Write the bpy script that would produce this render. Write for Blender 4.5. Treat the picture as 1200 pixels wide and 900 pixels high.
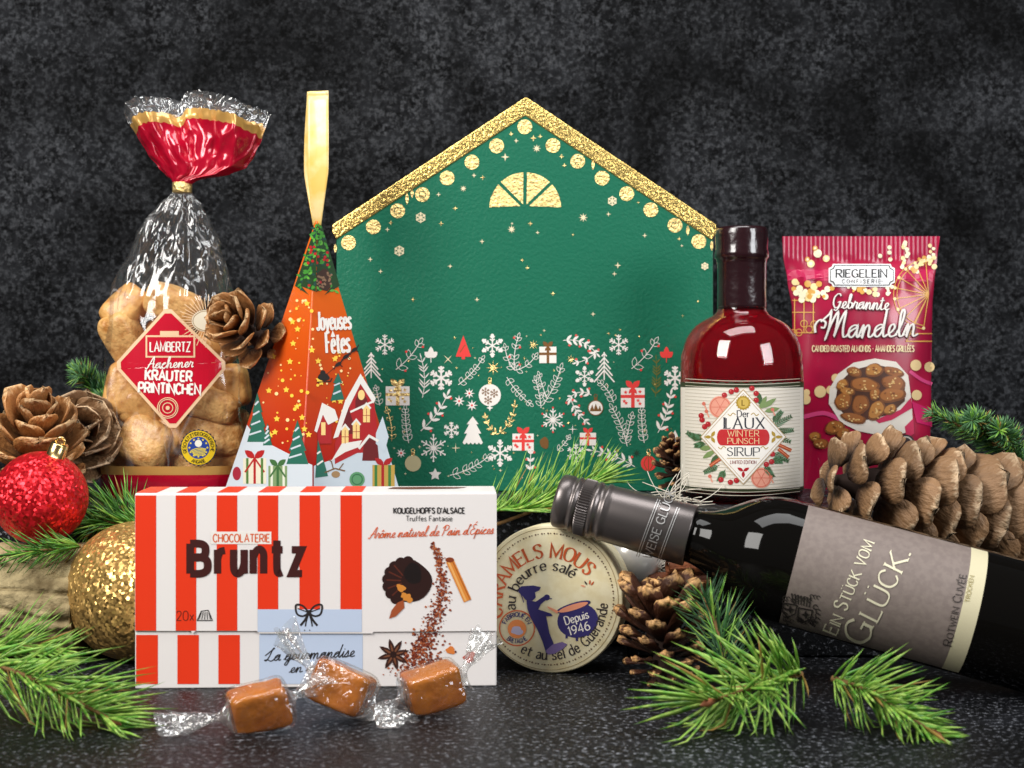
import bpy, bmesh, math, random
from mathutils import Vector, Matrix, noise
from mathutils.geometry import tessellate_polygon
PI = math.pi
for o in list(bpy.data.objects): bpy.data.objects.remove(o)
scene = bpy.context.scene
COL = scene.collection
# ------------------------------------------------------------------ camera
F, UH, VH, CY, CH = 1800.0, 600.0, 430.0, -0.9, 0.1825      # focal length in photo pixels, eye level, camera position
cd = bpy.data.cameras.new('camera'); cam = bpy.data.objects.new('camera', cd); COL.objects.link(cam)
cam.location = (0, CY, CH); cam.rotation_euler = (PI/2, 0, 0)
cd.sensor_width = 36; cd.lens = 36*F/1200; cd.shift_y = -20/1200; cd.clip_start = .01; cd.clip_end = 50
cd.dof.use_dof = True; cd.dof.focus_distance = .98; cd.dof.aperture_fstop = 14
scene.camera = cam
# ------------------------------------------------------------------ light
w = bpy.data.worlds.new('World'); scene.world = w; w.use_nodes = True
bg = w.node_tree.nodes['Background']; bg.inputs[0].default_value = (.9, .95, 1, 1); bg.inputs[1].default_value = .08
def area(name, loc, target, size, sy, power, col=(1, 1, 1)):
    l = bpy.data.lights.new(name, 'AREA'); l.shape = 'RECTANGLE'; l.size = size; l.size_y = sy; l.energy = power; l.color = col
    o = bpy.data.objects.new(name, l); COL.objects.link(o); o.location = loc
    o.rotation_euler = (Vector(target)-Vector(loc)).to_track_quat('-Z', 'Y').to_euler()
    return o
area('softbox_key', (-.85, -.75, .95), (-.05, .1, .12), .55, .75, 21.5, (1, .97, .93))
area('softbox_fill', (1.0, -.75, .65), (.1, .1, .1), .45, .6, 10, (.95, .97, 1))
area('softbox_top', (.05, -.1, 1.15), (0, .12, .1), .8, .4, 7, (1, 1, 1))
scene.view_settings.view_transform = 'Standard'; scene.view_settings.look = 'None'
scene.view_settings.exposure = 0.08; scene.view_settings.gamma = 1
scene.render.engine = 'CYCLES'
scene.cycles.transparent_max_bounces = 24; scene.cycles.max_bounces = 12; scene.cycles.transmission_bounces = 10
# ------------------------------------------------------------------ helpers
def P(u, v, y):
    d = y-CY
    return Vector(((u-UH)*d/F, y, CH-(v-VH)*d/F))
CAM = Vector((0, CY, CH))
def ray(u, v): return Vector(((u-UH)/F, 1, -(v-VH)/F))
def lin(h):
    h = h.lstrip('#'); c = [int(h[i:i+2], 16)/255 for i in (0, 2, 4)]
    return tuple(((x+.055)/1.055)**2.4 if x > .04045 else x/12.92 for x in c)
def mat(name, col, rough=.5, metal=0, bump=None, var=None, coat=0, trans=0, ior=1.5, spec=.5, sss=0, glit=None):
    m = bpy.data.materials.new(name); m.use_nodes = True; nt = m.node_tree; b = nt.nodes['Principled BSDF']
    if isinstance(col, str): col = lin(col)
    b.inputs['Base Color'].default_value = (*col, 1); b.inputs['Roughness'].default_value = rough
    b.inputs['Metallic'].default_value = metal; b.inputs['Coat Weight'].default_value = coat
    b.inputs['Coat Roughness'].default_value = .08
    b.inputs['Transmission Weight'].default_value = trans; b.inputs['IOR'].default_value = ior
    b.inputs['Specular IOR Level'].default_value = spec
    if sss:
        b.inputs['Subsurface Weight'].default_value = sss; b.inputs['Subsurface Scale'].default_value = .004
    tc = nt.nodes.new('ShaderNodeTexCoord')
    if var:     # (scale, colour2, contrast lo, hi)
        n = nt.nodes.new('ShaderNodeTexNoise'); n.inputs['Scale'].default_value = var[0]; n.inputs['Detail'].default_value = 6
        nt.links.new(tc.outputs['Object'], n.inputs['Vector'])
        r = nt.nodes.new('ShaderNodeValToRGB'); r.color_ramp.elements[0].position = var[2]; r.color_ramp.elements[1].position = var[3]
        c2 = lin(var[1]) if isinstance(var[1], str) else var[1]
        r.color_ramp.elements[0].color = (*col, 1); r.color_ramp.elements[1].color = (*c2, 1)
        nt.links.new(n.outputs['Fac'], r.inputs['Fac']); nt.links.new(r.outputs['Color'], b.inputs['Base Color'])
    if bump:    # (scale, strength, distance)
        n = nt.nodes.new('ShaderNodeTexNoise'); n.inputs['Scale'].default_value = bump[0]; n.inputs['Detail'].default_value = 4
        nt.links.new(tc.outputs['Object'], n.inputs['Vector'])
        bn = nt.nodes.new('ShaderNodeBump'); bn.inputs['Strength'].default_value = bump[1]; bn.inputs['Distance'].default_value = bump[2]
        nt.links.new(n.outputs['Fac'], bn.inputs['Height']); nt.links.new(bn.outputs['Normal'], b.inputs['Normal'])
    if glit:    # glitter: every flake its own tilt  (scale, tilt)
        v = nt.nodes.new('ShaderNodeTexVoronoi'); v.inputs['Scale'].default_value = glit[0]
        nt.links.new(tc.outputs['Object'], v.inputs['Vector'])
        g = nt.nodes.new('ShaderNodeNewGeometry')
        s = nt.nodes.new('ShaderNodeVectorMath'); s.operation = 'SUBTRACT'; s.inputs[1].default_value = (.5, .5, .5)
        nt.links.new(v.outputs['Color'], s.inputs[0])
        k = nt.nodes.new('ShaderNodeVectorMath'); k.operation = 'SCALE'; k.inputs['Scale'].default_value = glit[1]
        nt.links.new(s.outputs[0], k.inputs[0])
        a = nt.nodes.new('ShaderNodeVectorMath'); a.operation = 'ADD'
        nt.links.new(g.outputs['Normal'], a.inputs[0]); nt.links.new(k.outputs[0], a.inputs[1])
        nn = nt.nodes.new('ShaderNodeVectorMath'); nn.operation = 'NORMALIZE'
        nt.links.new(a.outputs[0], nn.inputs[0]); nt.links.new(nn.outputs[0], b.inputs['Normal'])
    return m
def film(name, fac, tint=(1, 1, 1), bump=(220, .8, .002), rough=.12, haze=.03, crease=None, stretch=1):
    """thin clear cellophane: see-through with a share of gloss and a little haze"""
    m = bpy.data.materials.new(name); m.use_nodes = True; nt = m.node_tree; nt.nodes.clear()
    out = nt.nodes.new('ShaderNodeOutputMaterial'); tr = nt.nodes.new('ShaderNodeBsdfTransparent'); gl = nt.nodes.new('ShaderNodeBsdfGlossy')
    df = nt.nodes.new('ShaderNodeBsdfDiffuse'); df.inputs[0].default_value = (.85, .85, .85, 1)
    tr.inputs[0].default_value = (*tint, 1); gl.inputs['Roughness'].default_value = rough
    mx = nt.nodes.new('ShaderNodeMixShader'); fr_ = nt.nodes.new('ShaderNodeFresnel'); fr_.inputs['IOR'].default_value = 1.22
    ma = nt.nodes.new('ShaderNodeMath'); ma.operation = 'MULTIPLY_ADD'; ma.inputs[1].default_value = .3; ma.inputs[2].default_value = fac; ma.use_clamp = True
    nt.links.new(fr_.outputs[0], ma.inputs[0]); nt.links.new(ma.outputs[0], mx.inputs[0])
    mx2 = nt.nodes.new('ShaderNodeMixShader'); mx2.inputs[0].default_value = haze
    tc = nt.nodes.new('ShaderNodeTexCoord'); n = nt.nodes.new('ShaderNodeTexNoise'); n.inputs['Scale'].default_value = bump[0]
    n.inputs['Detail'].default_value = 1; n.inputs['Distortion'].default_value = 1.6
    sm = nt.nodes.new('ShaderNodeMapping'); sm.inputs['Scale'].default_value = (1, 1, stretch); nt.links.new(tc.outputs['Object'], sm.inputs[0]); nt.links.new(sm.outputs[0], n.inputs['Vector'])
    b = nt.nodes.new('ShaderNodeBump'); b.inputs['Strength'].default_value = bump[1]; b.inputs['Distance'].default_value = bump[2]
    nt.links.new(n.outputs['Fac'], b.inputs['Height']); nt.links.new(b.outputs[0], gl.inputs['Normal'])
    if crease:  # fold lines in the film scatter light
        v = nt.nodes.new('ShaderNodeTexVoronoi'); v.feature = 'DISTANCE_TO_EDGE'; v.inputs['Scale'].default_value = crease[0]
        mp = nt.nodes.new('ShaderNodeMapping'); mp.inputs['Scale'].default_value = (1, 1, .45)
        ad = nt.nodes.new('ShaderNodeMix'); ad.data_type = 'VECTOR'; ad.inputs[0].default_value = .03
        nt.links.new(tc.outputs['Object'], ad.inputs[4]); nt.links.new(n.outputs['Color'], ad.inputs[5])
        nt.links.new(ad.outputs[1], mp.inputs[0]); nt.links.new(mp.outputs[0], v.inputs['Vector'])
        r = nt.nodes.new('ShaderNodeMapRange'); r.inputs[1].default_value = 0; r.inputs[2].default_value = .018
        r.inputs[3].default_value = crease[1]; r.inputs[4].default_value = haze
        nt.links.new(v.outputs['Distance'], r.inputs[0]); nt.links.new(r.outputs[0], mx2.inputs[0])
    nt.links.new(tr.outputs[0], mx.inputs[1]); nt.links.new(gl.outputs[0], mx.inputs[2])
    nt.links.new(mx.outputs[0], mx2.inputs[1]); nt.links.new(df.outputs[0], mx2.inputs[2]); nt.links.new(mx2.outputs[0], out.inputs[0])
    return m
def thing(name, loc, label, cat, group=None):
    o = bpy.data.objects.new(name, None); COL.objects.link(o); o.location = loc; o.empty_display_size = .01
    o['label'] = label; o['category'] = cat
    if group: o['group'] = group
    return o
def tag(o, label, cat, group=None):
    o['label'] = label; o['category'] = cat
    if group: o['group'] = group
    return o
def mesh(name, V, Fc, mats, parent=None, idx=None, smooth=False, origin=None):
    """world-space verts -> one mesh object, kept relative to its parent (or its own origin)"""
    if parent is not None:
        off = Vector(parent.location)
        if parent.parent: off += Vector(parent.parent.location)
    else: off = Vector(origin) if origin is not None else Vector((0, 0, 0))
    me = bpy.data.meshes.new(name); me.from_pydata([tuple(Vector(v)-off) for v in V], [], Fc)
    if not isinstance(mats, (list, tuple)): mats = [mats]
    for m in mats: me.materials.append(m)
    if idx: me.polygons.foreach_set('material_index', idx)
    if smooth: me.polygons.foreach_set('use_smooth', [True]*len(me.polygons))
    me.update()
    o = bpy.data.objects.new(name, me); COL.objects.link(o)
    if parent is not None: o.parent = parent
    else: o.location = off
    return o
def fixn(o):
    bm = bmesh.new(); bm.from_mesh(o.data); bmesh.ops.recalc_face_normals(bm, faces=bm.faces); bm.to_mesh(o.data); bm.free(); return o
def bevel(o, wd, seg=2):
    b = o.modifiers.new('bevel', 'BEVEL'); b.width = wd; b.segments = seg; b.limit_method = 'ANGLE'; b.angle_limit = math.radians(35)
    o.data.polygons.foreach_set('use_smooth', [True]*len(o.data.polygons))
    n = o.modifiers.new('wn', 'WEIGHTED_NORMAL'); n.keep_sharp = False
    return o
def prism(name, poly, vec, mats, parent=None, origin=None):
    """closed prism: 3D polygon swept along vec"""
    n = len(poly); vec = Vector(vec); V = [Vector(p) for p in poly]+[Vector(p)+vec for p in poly]
    Fc = [list(range(n))[::-1], list(range(n, 2*n))]+[[i, (i+1) % n, n+(i+1) % n, n+i] for i in range(n)]
    return fixn(mesh(name, V, Fc, mats, parent, origin=origin))
def grid(fn, nu, nv, closeu=False, capv=False):
    V = []; Fc = []
    cu = nu if closeu else nu+1
    for j in range(nv+1):
        for i in range(cu): V.append(Vector(fn(i/nu, j/nv)))
    for j in range(nv):
        for i in range(nu):
            i2 = (i+1) % cu
            Fc.append([j*cu+i, j*cu+i2, (j+1)*cu+i2, (j+1)*cu+i])
    if capv:
        Fc.append(list(range(cu))[::-1]); Fc.append([nv*cu+i for i in range(cu)])
    return V, Fc
def frame(ax):
    ax = Vector(ax).normalized(); t = Vector((0, 0, 1)) if abs(ax.z) < .9 else Vector((1, 0, 0))
    x = ax.cross(t).normalized(); y = ax.cross(x).normalized(); return ax, x, y
def lathe(name, prof, base, ax, mats, parent, n=64, idxf=None, smooth=True, origin=None):
    """prof: list of (s along axis, radius)"""
    ax, x, y = frame(ax); base = Vector(base); V = []; Fc = []; idx = []
    for s, r in prof:
        for i in range(n):
            a = 2*PI*i/n; V.append(base+ax*s+(x*math.cos(a)+y*math.sin(a))*r)
    for j in range(len(prof)-1):
        for i in range(n):
            Fc.append([j*n+i, j*n+(i+1) % n, (j+1)*n+(i+1) % n, (j+1)*n+i]); idx.append(idxf(j) if idxf else 0)
    if prof[0][1] > 1e-5: Fc.append(list(range(n))); idx.append(idxf(0) if idxf else 0)
    if prof[-1][1] > 1e-5: Fc.append([(len(prof)-1)*n+i for i in range(n)]); idx.append(idxf(len(prof)-2) if idxf else 0)
    return fixn(mesh(name, V, Fc, mats, parent, idx, smooth, origin=origin))
def tube(pts, rad, n=8, flat=1.0):
    V = []; Fc = []; pts = [Vector(p) for p in pts]
    for k, p in enumerate(pts):
        t = pts[min(k+1, len(pts)-1)]-pts[max(k-1, 0)]
        a, x, y = frame(t); r = rad(k/(len(pts)-1)) if callable(rad) else rad
        for i in range(n): V.append(p+(x*math.cos(2*PI*i/n)+y*math.sin(2*PI*i/n)*flat)*r)
    for k in range(len(pts)-1):
        for i in range(n): Fc.append([k*n+i, k*n+(i+1) % n, (k+1)*n+(i+1) % n, (k+1)*n+i])
    Fc.append(list(range(n))[::-1]); Fc.append([(len(pts)-1)*n+i for i in range(n)])
    return V, Fc
def merge(lst):
    V = []; Fc = []
    for v, f in lst:
        k = len(V); V += v; Fc += [[i+k for i in q] for q in f]
    return V, Fc
def catmull(p, sub=6, closed=False):
    n = len(p); out = []
    for i in range(n if closed else n-1):
        p0 = p[(i-1) % n] if (closed or i > 0) else p[i]; p1 = p[i]; p2 = p[(i+1) % n]
        p3 = p[(i+2) % n] if (closed or i+2 < n) else p2
        for k in range(sub):
            t = k/sub; out.append(tuple(.5*((2*b)+(-a+c)*t+(2*a-5*b+4*c-d)*t*t+(-a+3*b-3*c+d)*t**3) for a, b, c, d in zip(p0, p1, p2, p3)))
    if not closed: out.append(tuple(p[-1]))
    return out
def interp(tab, x):
    if x <= tab[0][0]: return tab[0][1]
    for (a, b), (c, d) in zip(tab, tab[1:]):
        if x <= c:
            t = (x-a)/(c-a); t = t*t*(3-2*t)*.5+t*.5
            return b+(d-b)*t
    return tab[-1][1]
# ------------------------------------------------------------------ lettering: own pen-stroke alphabet (units: 100 = cap height, ~ = smooth stroke)
G = {
'A': (70, '0 0 35 100 70 0;13 36 57 36'), 'B': (58, '0 0 0 100;~0 100 32 100 50 90 50 64 32 54 0 54;~0 54 36 54 57 42 57 12 36 0 0 0'),
'C': (62, '~60 80 46 97 28 99 6 80 0 50 6 20 28 1 46 3 60 20'), 'D': (63, '0 0 0 100;~0 100 30 100 56 84 63 50 56 16 30 0 0 0'),
'E': (50, '0 0 0 100;0 100 48 100;0 52 40 52;0 0 50 0'), 'F': (48, '0 0 0 100;0 100 48 100;0 52 40 52'),
'G': (66, '~60 82 46 97 28 99 6 80 0 50 6 20 28 1 48 4 62 16;62 6 62 44;42 44 64 44'), 'H': (64, '0 0 0 100;64 0 64 100;0 52 64 52'),
'I': (6, '3 0 3 100'), 'J': (40, '~38 100 38 25 30 3 15 0 2 14'), 'K': (60, '0 0 0 100;58 100 2 44;18 58 60 0'), 'L': (48, '0 0 0 100;0 0 48 0'),
'M': (80, '0 0 4 100 40 14 76 100 80 0'), 'N': (66, '0 0 0 100 66 0 66 100'), 'O': (70, '~35 100 8 86 0 50 8 14 35 0 62 14 70 50 62 86 35 100'),
'P': (56, '0 0 0 100;~0 100 36 100 55 90 55 56 36 46 0 46'), 'R': (60, '0 0 0 100;~0 100 36 100 55 90 55 58 36 48 0 48;26 48 60 0'),
'Q': (70, '~35 100 8 86 0 50 8 14 35 0 62 14 70 50 62 86 35 100;44 24 72 -6'),
'S': (52, '~49 82 38 97 22 99 5 88 6 66 26 54 46 42 51 20 38 3 20 0 2 17'), 'T': (60, '30 0 30 100;0 100 60 100'),
'U': (64, '~0 100 0 30 10 6 32 0 54 6 64 30 64 100'), 'V': (66, '0 100 33 0 66 100'), 'W': (92, '0 100 24 0 46 80 68 0 92 100'), 'X': (62, '0 100 62 0;62 100 0 0'),
'Y': (60, '0 100 30 46 60 100;30 46 30 0'), 'Z': (58, '2 100 56 100 0 0 58 0'), "'": (6, '3 100 1 80'), '.': (6, '3 0 3 6'), '-': (26, '0 48 26 48'), '/': (30, '0 0 30 100'),
'0': (56, '~28 100 5 86 0 50 5 14 28 0 51 14 56 50 51 86 28 100'), '1': (22, '0 82 16 100 16 0'), '2': (54, '~3 76 10 95 28 100 48 90 50 68 30 36 2 0;2 0 54 0'),
'4': (58, '44 0 44 100 0 28 58 28'), '6': (54, '~46 96 22 84 4 50 2 24 14 3 30 0 50 12 52 36 40 54 24 56 4 40'), '9': (54, '~8 4 32 16 50 50 52 76 40 97 24 100 4 88 2 64 14 46 30 44 50 60'),
'8': (54, '~27 54 6 66 8 92 27 100 46 92 48 66 27 54 4 40 4 10 27 0 50 10 50 40 27 54'), '5': (52, '46 100 8 100 4 56;~4 56 22 64 46 52 50 26 36 2 16 0 2 12'),
'a': (42, '~4 54 18 64 34 60 40 44 40 0;~40 38 16 34 2 18 10 2 26 1 40 16'), 'b': (46, '0 0 0 100;~0 45 14 62 32 62 45 46 45 18 32 1 14 1 0 18'),
'c': (42, '~40 52 26 63 10 56 0 32 10 6 26 0 41 12'), 'd': (46, '46 0 46 100;~46 45 32 62 14 62 1 46 1 18 14 1 32 1 46 18'),
'e': (45, '1 34 44 34;~44 34 40 54 24 64 8 56 0 32 8 6 26 0 43 12'), 'f': (36, '~38 96 27 100 18 90 16 70 16 0;-4 62 36 62'),
'g': (46, '46 62 46 -10;~46 -10 38 -26 20 -30 2 -20;~46 45 32 62 14 62 1 46 1 18 14 1 32 1 46 18'), 'h': (44, '0 0 0 100;~0 42 14 60 30 63 42 52 43 30 43 0'),
'i': (4, '2 0 2 62;2 84 2 91'), 'l': (4, '2 0 2 100'), 'm': (76, '0 0 0 62;~0 44 12 60 26 62 37 50 38 0;~38 44 50 60 64 62 75 50 76 0'),
'n': (44, '0 0 0 62;~0 42 14 60 30 63 42 52 43 30 43 0'), 'o': (50, '~25 64 6 55 0 32 6 9 25 0 44 9 50 32 44 55 25 64'),
'p': (46, '0 -34 0 62;~0 45 14 62 32 62 45 46 45 18 32 1 14 1 0 18'), 'r': (30, '0 0 0 62;~0 38 10 56 30 60'),
's': (38, '~36 52 28 62 14 63 3 52 8 38 24 31 36 20 32 5 20 0 8 2 1 12'), 't': (40, '~17 86 17 16 23 1 38 3;-4 62 40 62'),
'u': (44, '~0 62 0 16 8 2 20 0 34 8 43 26;43 0 43 62'), 'v': (44, '0 62 22 0 44 62'), 'x': (42, '0 62 42 0;42 62 0 0'), 'y': (44, '0 62 22 2;44 62 22 2 12 -26'), 'z': (44, '2 62 42 62 2 0 44 0'), 'k': (44, '0 0 0 100;40 62 2 26;16 38 44 0')}
for ch, b, acc in (('Ä', 'A', '18 118 18 124;52 118 52 124'), ('Ü', 'U', '18 118 18 124;48 118 48 124'), ('Ö', 'O', '20 118 20 124;50 118 50 124'), ('É', 'E', '20 112 34 130'),
                   ('é', 'e', '18 78 32 96'), ('ê', 'e', '8 76 23 94 38 76'), ('ô', 'o', '10 76 25 94 40 76')): G[ch] = (G[b][0], G[b][1]+';'+acc)
# joined-up brush script (x-height 44)
S = {
'a': (52, '~-4 4 14 24 40 40 28 46 10 34 8 8 22 2 38 24 42 44 39 14 44 1 56 8'), 'b': (46, '~-4 4 18 50 26 92 18 98 12 70 11 12 22 1 36 14 37 36 26 42 38 36 50 36'),
'c': (40, '~-4 4 14 28 32 42 24 47 10 34 8 10 20 0 44 8'), 'd': (56, '~-4 4 14 24 40 40 28 46 10 34 8 8 22 2 38 24 46 70 50 100 43 40 42 10 48 0 60 8'),
'e': (40, '~-4 4 18 16 32 34 26 46 13 38 9 14 20 0 44 8'), 'g': (52, '~-4 4 14 24 40 40 28 46 10 34 8 8 22 2 38 24 42 44 38 -10 26 -40 12 -34 24 -10 56 8'),
'h': (54, '~-4 4 18 50 26 92 18 98 12 70 10 0 18 30 32 44 38 34 36 8 42 0 58 8'), 'i': (28, '~-4 4 10 26 16 44 13 14 18 0 32 8;18 62 20 68'),
'l': (32, '~-4 4 18 44 28 88 21 100 13 80 11 18 18 0 36 8'), 'm': (78, '~-4 4 8 36 14 44 12 18 11 0 20 32 32 45 37 34 35 0 44 32 56 45 62 34 60 8 66 0 82 8'),
'n': (54, '~-4 4 8 36 14 44 12 18 11 0 20 32 32 45 38 34 36 8 42 0 58 8'), 'o': (44, '~-4 4 14 34 26 46 12 38 8 12 20 0 34 14 33 36 24 44 34 38 48 36'),
'p': (50, '~-4 4 10 40 13 44 8 -10 4 -40 10 -6 18 36 32 46 40 30 32 4 18 4 54 8'), 'r': (36, '~-4 4 10 40 12 50 16 44 30 40 26 14 30 0 40 8'),
's': (36, '~-4 4 14 34 20 50 26 26 22 2 6 2 40 8'), 't': (34, '~-4 4 14 44 20 84 14 30 14 6 22 0 38 8;2 60 34 64'), 'u': (54, '~-4 4 8 30 12 44 9 12 18 0 32 16 40 44 37 12 42 0 58 8'),
'A': (74, '~-6 8 6 -4 24 30 52 96 60 100 58 50 60 6 72 2;~14 30 40 42 68 38'), 'G': (66, '~52 84 44 98 26 96 6 70 4 30 20 2 42 10 52 40 38 40 56 44 48 10 30 -16 12 -10'),
'M': (104, '~-26 22 -30 50 -12 70 12 60 8 40 -6 42;~-8 62 24 90 32 100 28 40 16 -4 34 50 60 98 58 40 52 10 70 60 92 100 86 40 90 4 108 10'),
'L': (60, '~-14 44 4 60 34 90 44 100 34 96 22 40 6 4 -8 8 16 10 40 -2 62 8'), 'P': (56, '~18 92 14 40 4 -4;~-6 70 18 98 48 94 54 70 36 50 18 54'), 'E': (54, '~50 90 34 100 18 86 30 60 38 56 10 44 4 16 22 0 54 14'), "'": (14, '6 100 3 80')}
S['ô'] = (44, S['o'][1]+';10 60 22 74 34 60'); S['É'] = (54, S['E'][1]+';34 112 46 124')
def smoothed(st):
    sm = st.startswith('~'); q = [float(a)/100 for a in st.lstrip('~').split()]; p = list(zip(q[::2], q[1::2]))
    if not sm: return p, False
    if p[0] == p[-1]: r = catmull(p[:-1], 5, True); r.append(r[0]); return r, True
    return catmull(p, 5), True
def ribbon(pts, wf):
    """quads of a stroke with mitred joints"""
    n = len(pts); L = []; R = []
    for i in range(n):
        a = pts[max(i-1, 0)]; b = pts[i]; c = pts[min(i+1, n-1)]
        d1 = (b[0]-a[0], b[1]-a[1]); d2 = (c[0]-b[0], c[1]-b[1])
        if i == 0: d1 = d2
        if i == n-1: d2 = d1
        if i in (0, n-1) and pts[0] == pts[-1] and n > 3:
            d1 = (pts[-1][0]-pts[-2][0], pts[-1][1]-pts[-2][1]); d2 = (pts[1][0]-pts[0][0], pts[1][1]-pts[0][1])
        l1 = math.hypot(*d1) or 1e-9; l2 = math.hypot(*d2) or 1e-9
        n1 = (-d1[1]/l1, d1[0]/l1); n2 = (-d2[1]/l2, d2[0]/l2)
        m = (n1[0]+n2[0], n1[1]+n2[1]); q = math.hypot(*m)
        m = (m[0]/q, m[1]/q) if q > .05 else n1
        k = 1/max(.45, m[0]*n1[0]+m[1]*n1[1])
        wd = (wf(math.atan2(d1[1], d1[0]))+wf(math.atan2(d2[1], d2[0])))/2*.5*k
        L.append((b[0]+m[0]*wd, b[1]+m[1]*wd)); R.append((b[0]-m[0]*wd, b[1]-m[1]*wd))
    return [[R[i], R[i+1], L[i+1], L[i]] for i in range(n-1)]
class Art:
    """flat print: polygons in photo pixels, laid on a real surface by a map function"""
    def __init__(s): s.T = []; s.mats = []; s.k = 0
    def mi(s, m):
        if m not in s.mats: s.mats.append(m)
        return s.mats.index(m)
    def quads(s, qs, m, l):
        s.k += 1; off = l*4e-5+(s.k % 14)*2.6e-6; i = s.mi(m)
        for q in qs:
            s.T.append((q[0], q[1], q[2], i, off))
            if len(q) == 4: s.T.append((q[0], q[2], q[3], i, off))
    def poly(s, pts, m, l=1):
        t = tessellate_polygon([[Vector((p[0], p[1], 0)) for p in pts]])
        s.quads([[pts[a], pts[b], pts[c]] for a, b, c in t], m, l)
    def rect(s, x0, y0, x1, y1, m, l=1): s.quads([[(x0, y0), (x1, y0), (x1, y1), (x0, y1)]], m, l)
    def line(s, pts, wd, m, l=2, smooth=False, con=0, pen=.3):
        if smooth: pts = catmull([tuple(map(float, p)) for p in pts], 5)
        s.quads(ribbon(pts, lambda a: wd*(1-con*(1-abs(math.sin(a-pen))))), m, l)
    def circ(s, x, y, r, m, l=2, ry=None, rot=0, n=18, a0=0, a1=360):
        ry = ry or r; c, sn = math.cos(rot), math.sin(rot)
        pts = []
        full = a1-a0 >= 360
        for i in range(n if full else n+1):
            a = math.radians(a0+(a1-a0)*i/n); px, py = r*math.cos(a), -ry*math.sin(a); pts.append((x+px*c-py*sn, y+px*sn+py*c))
        s.quads([[(x, y), pts[i], pts[(i+1) % len(pts)]] for i in range(len(pts) if full else len(pts)-1)], m, l)
    def ring(s, x, y, r, wd, m, l=2, n=28, a0=0, a1=360, ry=None):
        k = (ry or r)/r
        pts = [(x+r*math.cos(math.radians(a0+(a1-a0)*i/n)), y-k*r*math.sin(math.radians(a0+(a1-a0)*i/n))) for i in range(n+1)]
        if a1-a0 >= 360: pts[-1] = pts[0]
        s.line(pts, wd, m, l)
    def star(s, x, y, r, n, m, l=2, ri=.4, rot=PI/2):
        pts = [(x+(r if i % 2 == 0 else r*ri)*math.cos(rot+PI*i/n), y-(r if i % 2 == 0 else r*ri)*math.sin(rot+PI*i/n)) for i in range(2*n)]
        s.quads([[(x, y), pts[i], pts[(i+1) % (2*n)]] for i in range(2*n)], m, l)
    def blob(s, x, y, r, m, l=2, ry=None, seed=0, amp=.15, n=16, rot=0):
        rn = random.Random(seed); ph = [rn.uniform(0, 6.3) for _ in range(3)]; pts = []; ry = ry or r
        for i in range(n):
            a = 2*PI*i/n; k = 1+amp*(math.sin(2*a+ph[0])*.5+math.sin(3*a+ph[1])*.5+math.sin(5*a+ph[2])*.35)
            px, py = r*k*math.cos(a), ry*k*math.sin(a); pts.append((x+px*math.cos(rot)-py*math.sin(rot), y+px*math.sin(rot)+py*math.cos(rot)))
        s.quads([[(x, y), pts[i], pts[(i+1) % n]] for i in range(n)], m, l)
    def leaf(s, x, y, ang, ln, wd, m, l=2, outline=0):
        c, sn = math.cos(ang), -math.sin(ang); pts = []
        for t, k in ((0, 0), (.2, .7), (.5, 1), (.8, .6), (1, 0), (.8, -.6), (.5, -1), (.2, -.7)):
            px, py = ln*t, wd*.5*k; pts.append((x+px*c-py*sn, y+px*sn+py*c))
        if outline: s.line(pts+[pts[0]], outline, m, l)
        else: s.quads([[pts[0], pts[1], pts[7]], [pts[1], pts[2], pts[6], pts[7]], [pts[2], pts[3], pts[5], pts[6]], [pts[3], pts[4], pts[5]]], m, l)
    def sprig(s, p0, p1, n, ln, wd, m, l=2, outline=0, berry=None, bend=0, sw=1.0, ang=.75):
        dx, dy = p1[0]-p0[0], p1[1]-p0[1]; L = math.hypot(dx, dy); nx, ny = -dy/L, dx/L; pts = []
        for i in range(13):
            t = i/12; b = bend*4*t*(1-t); pts.append((p0[0]+dx*t+nx*b, p0[1]+dy*t+ny*b))
        s.line(pts, sw, m, l)
        for k in range(n):
            t = .14+.8*k/max(1, n-1); i = min(11, int(t*12)); a = pts[i]; b = pts[i+1]; th = math.atan2(-(b[1]-a[1]), b[0]-a[0])
            for sd in (-1, 1):
                q = ln*(1-.35*t); s.leaf(a[0], a[1], th+sd*ang, q, wd*(1-.25*t), m, l, outline)
                if berry and (k+(sd > 0)) % 2 == 0: s.circ(a[0]+math.cos(th+sd*1.1)*q*.8, a[1]-math.sin(th+sd*1.1)*q*.8, 1.5, berry, l+1, n=8)
        s.leaf(pts[-1][0], pts[-1][1], math.atan2(-(p1[1]-pts[-2][1]), p1[0]-pts[-2][0]), ln*.7, wd*.7, m, l, outline)
    def flake(s, x, y, r, m, l=2, kind=0, wd=1.1, dot=None):
        for k in range(6):
            a = PI/2+k*PI/3; c, sn = math.cos(a), -math.sin(a); s.line([(x, y), (x+r*c, y+r*sn)], wd, m, l)
            for t in ((.45, .72) if kind != 2 else (.6,)):
                for sd in (-1, 1):
                    a2 = a+sd*PI/4*1.1; q = r*.3
                    s.line([(x+r*t*c, y+r*t*sn), (x+r*t*c+q*math.cos(a2), y+r*t*sn-q*math.sin(a2))], wd, m, l)
            if kind == 1: s.circ(x+r*c, y+r*sn, 2.0, m, l, n=10)
            if kind == 2: s.circ(x+r*1.02*c, y+r*1.02*sn, 1.2, dot or m, l, n=8); s.line([(x+r*.6*math.cos(a+PI/6), y-r*.6*math.sin(a+PI/6)), (x, y)], wd*.9, m, l)
    def spark(s, x, y, r, m, l=2): s.star(x, y, r, 4, m, l, .28)
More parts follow.
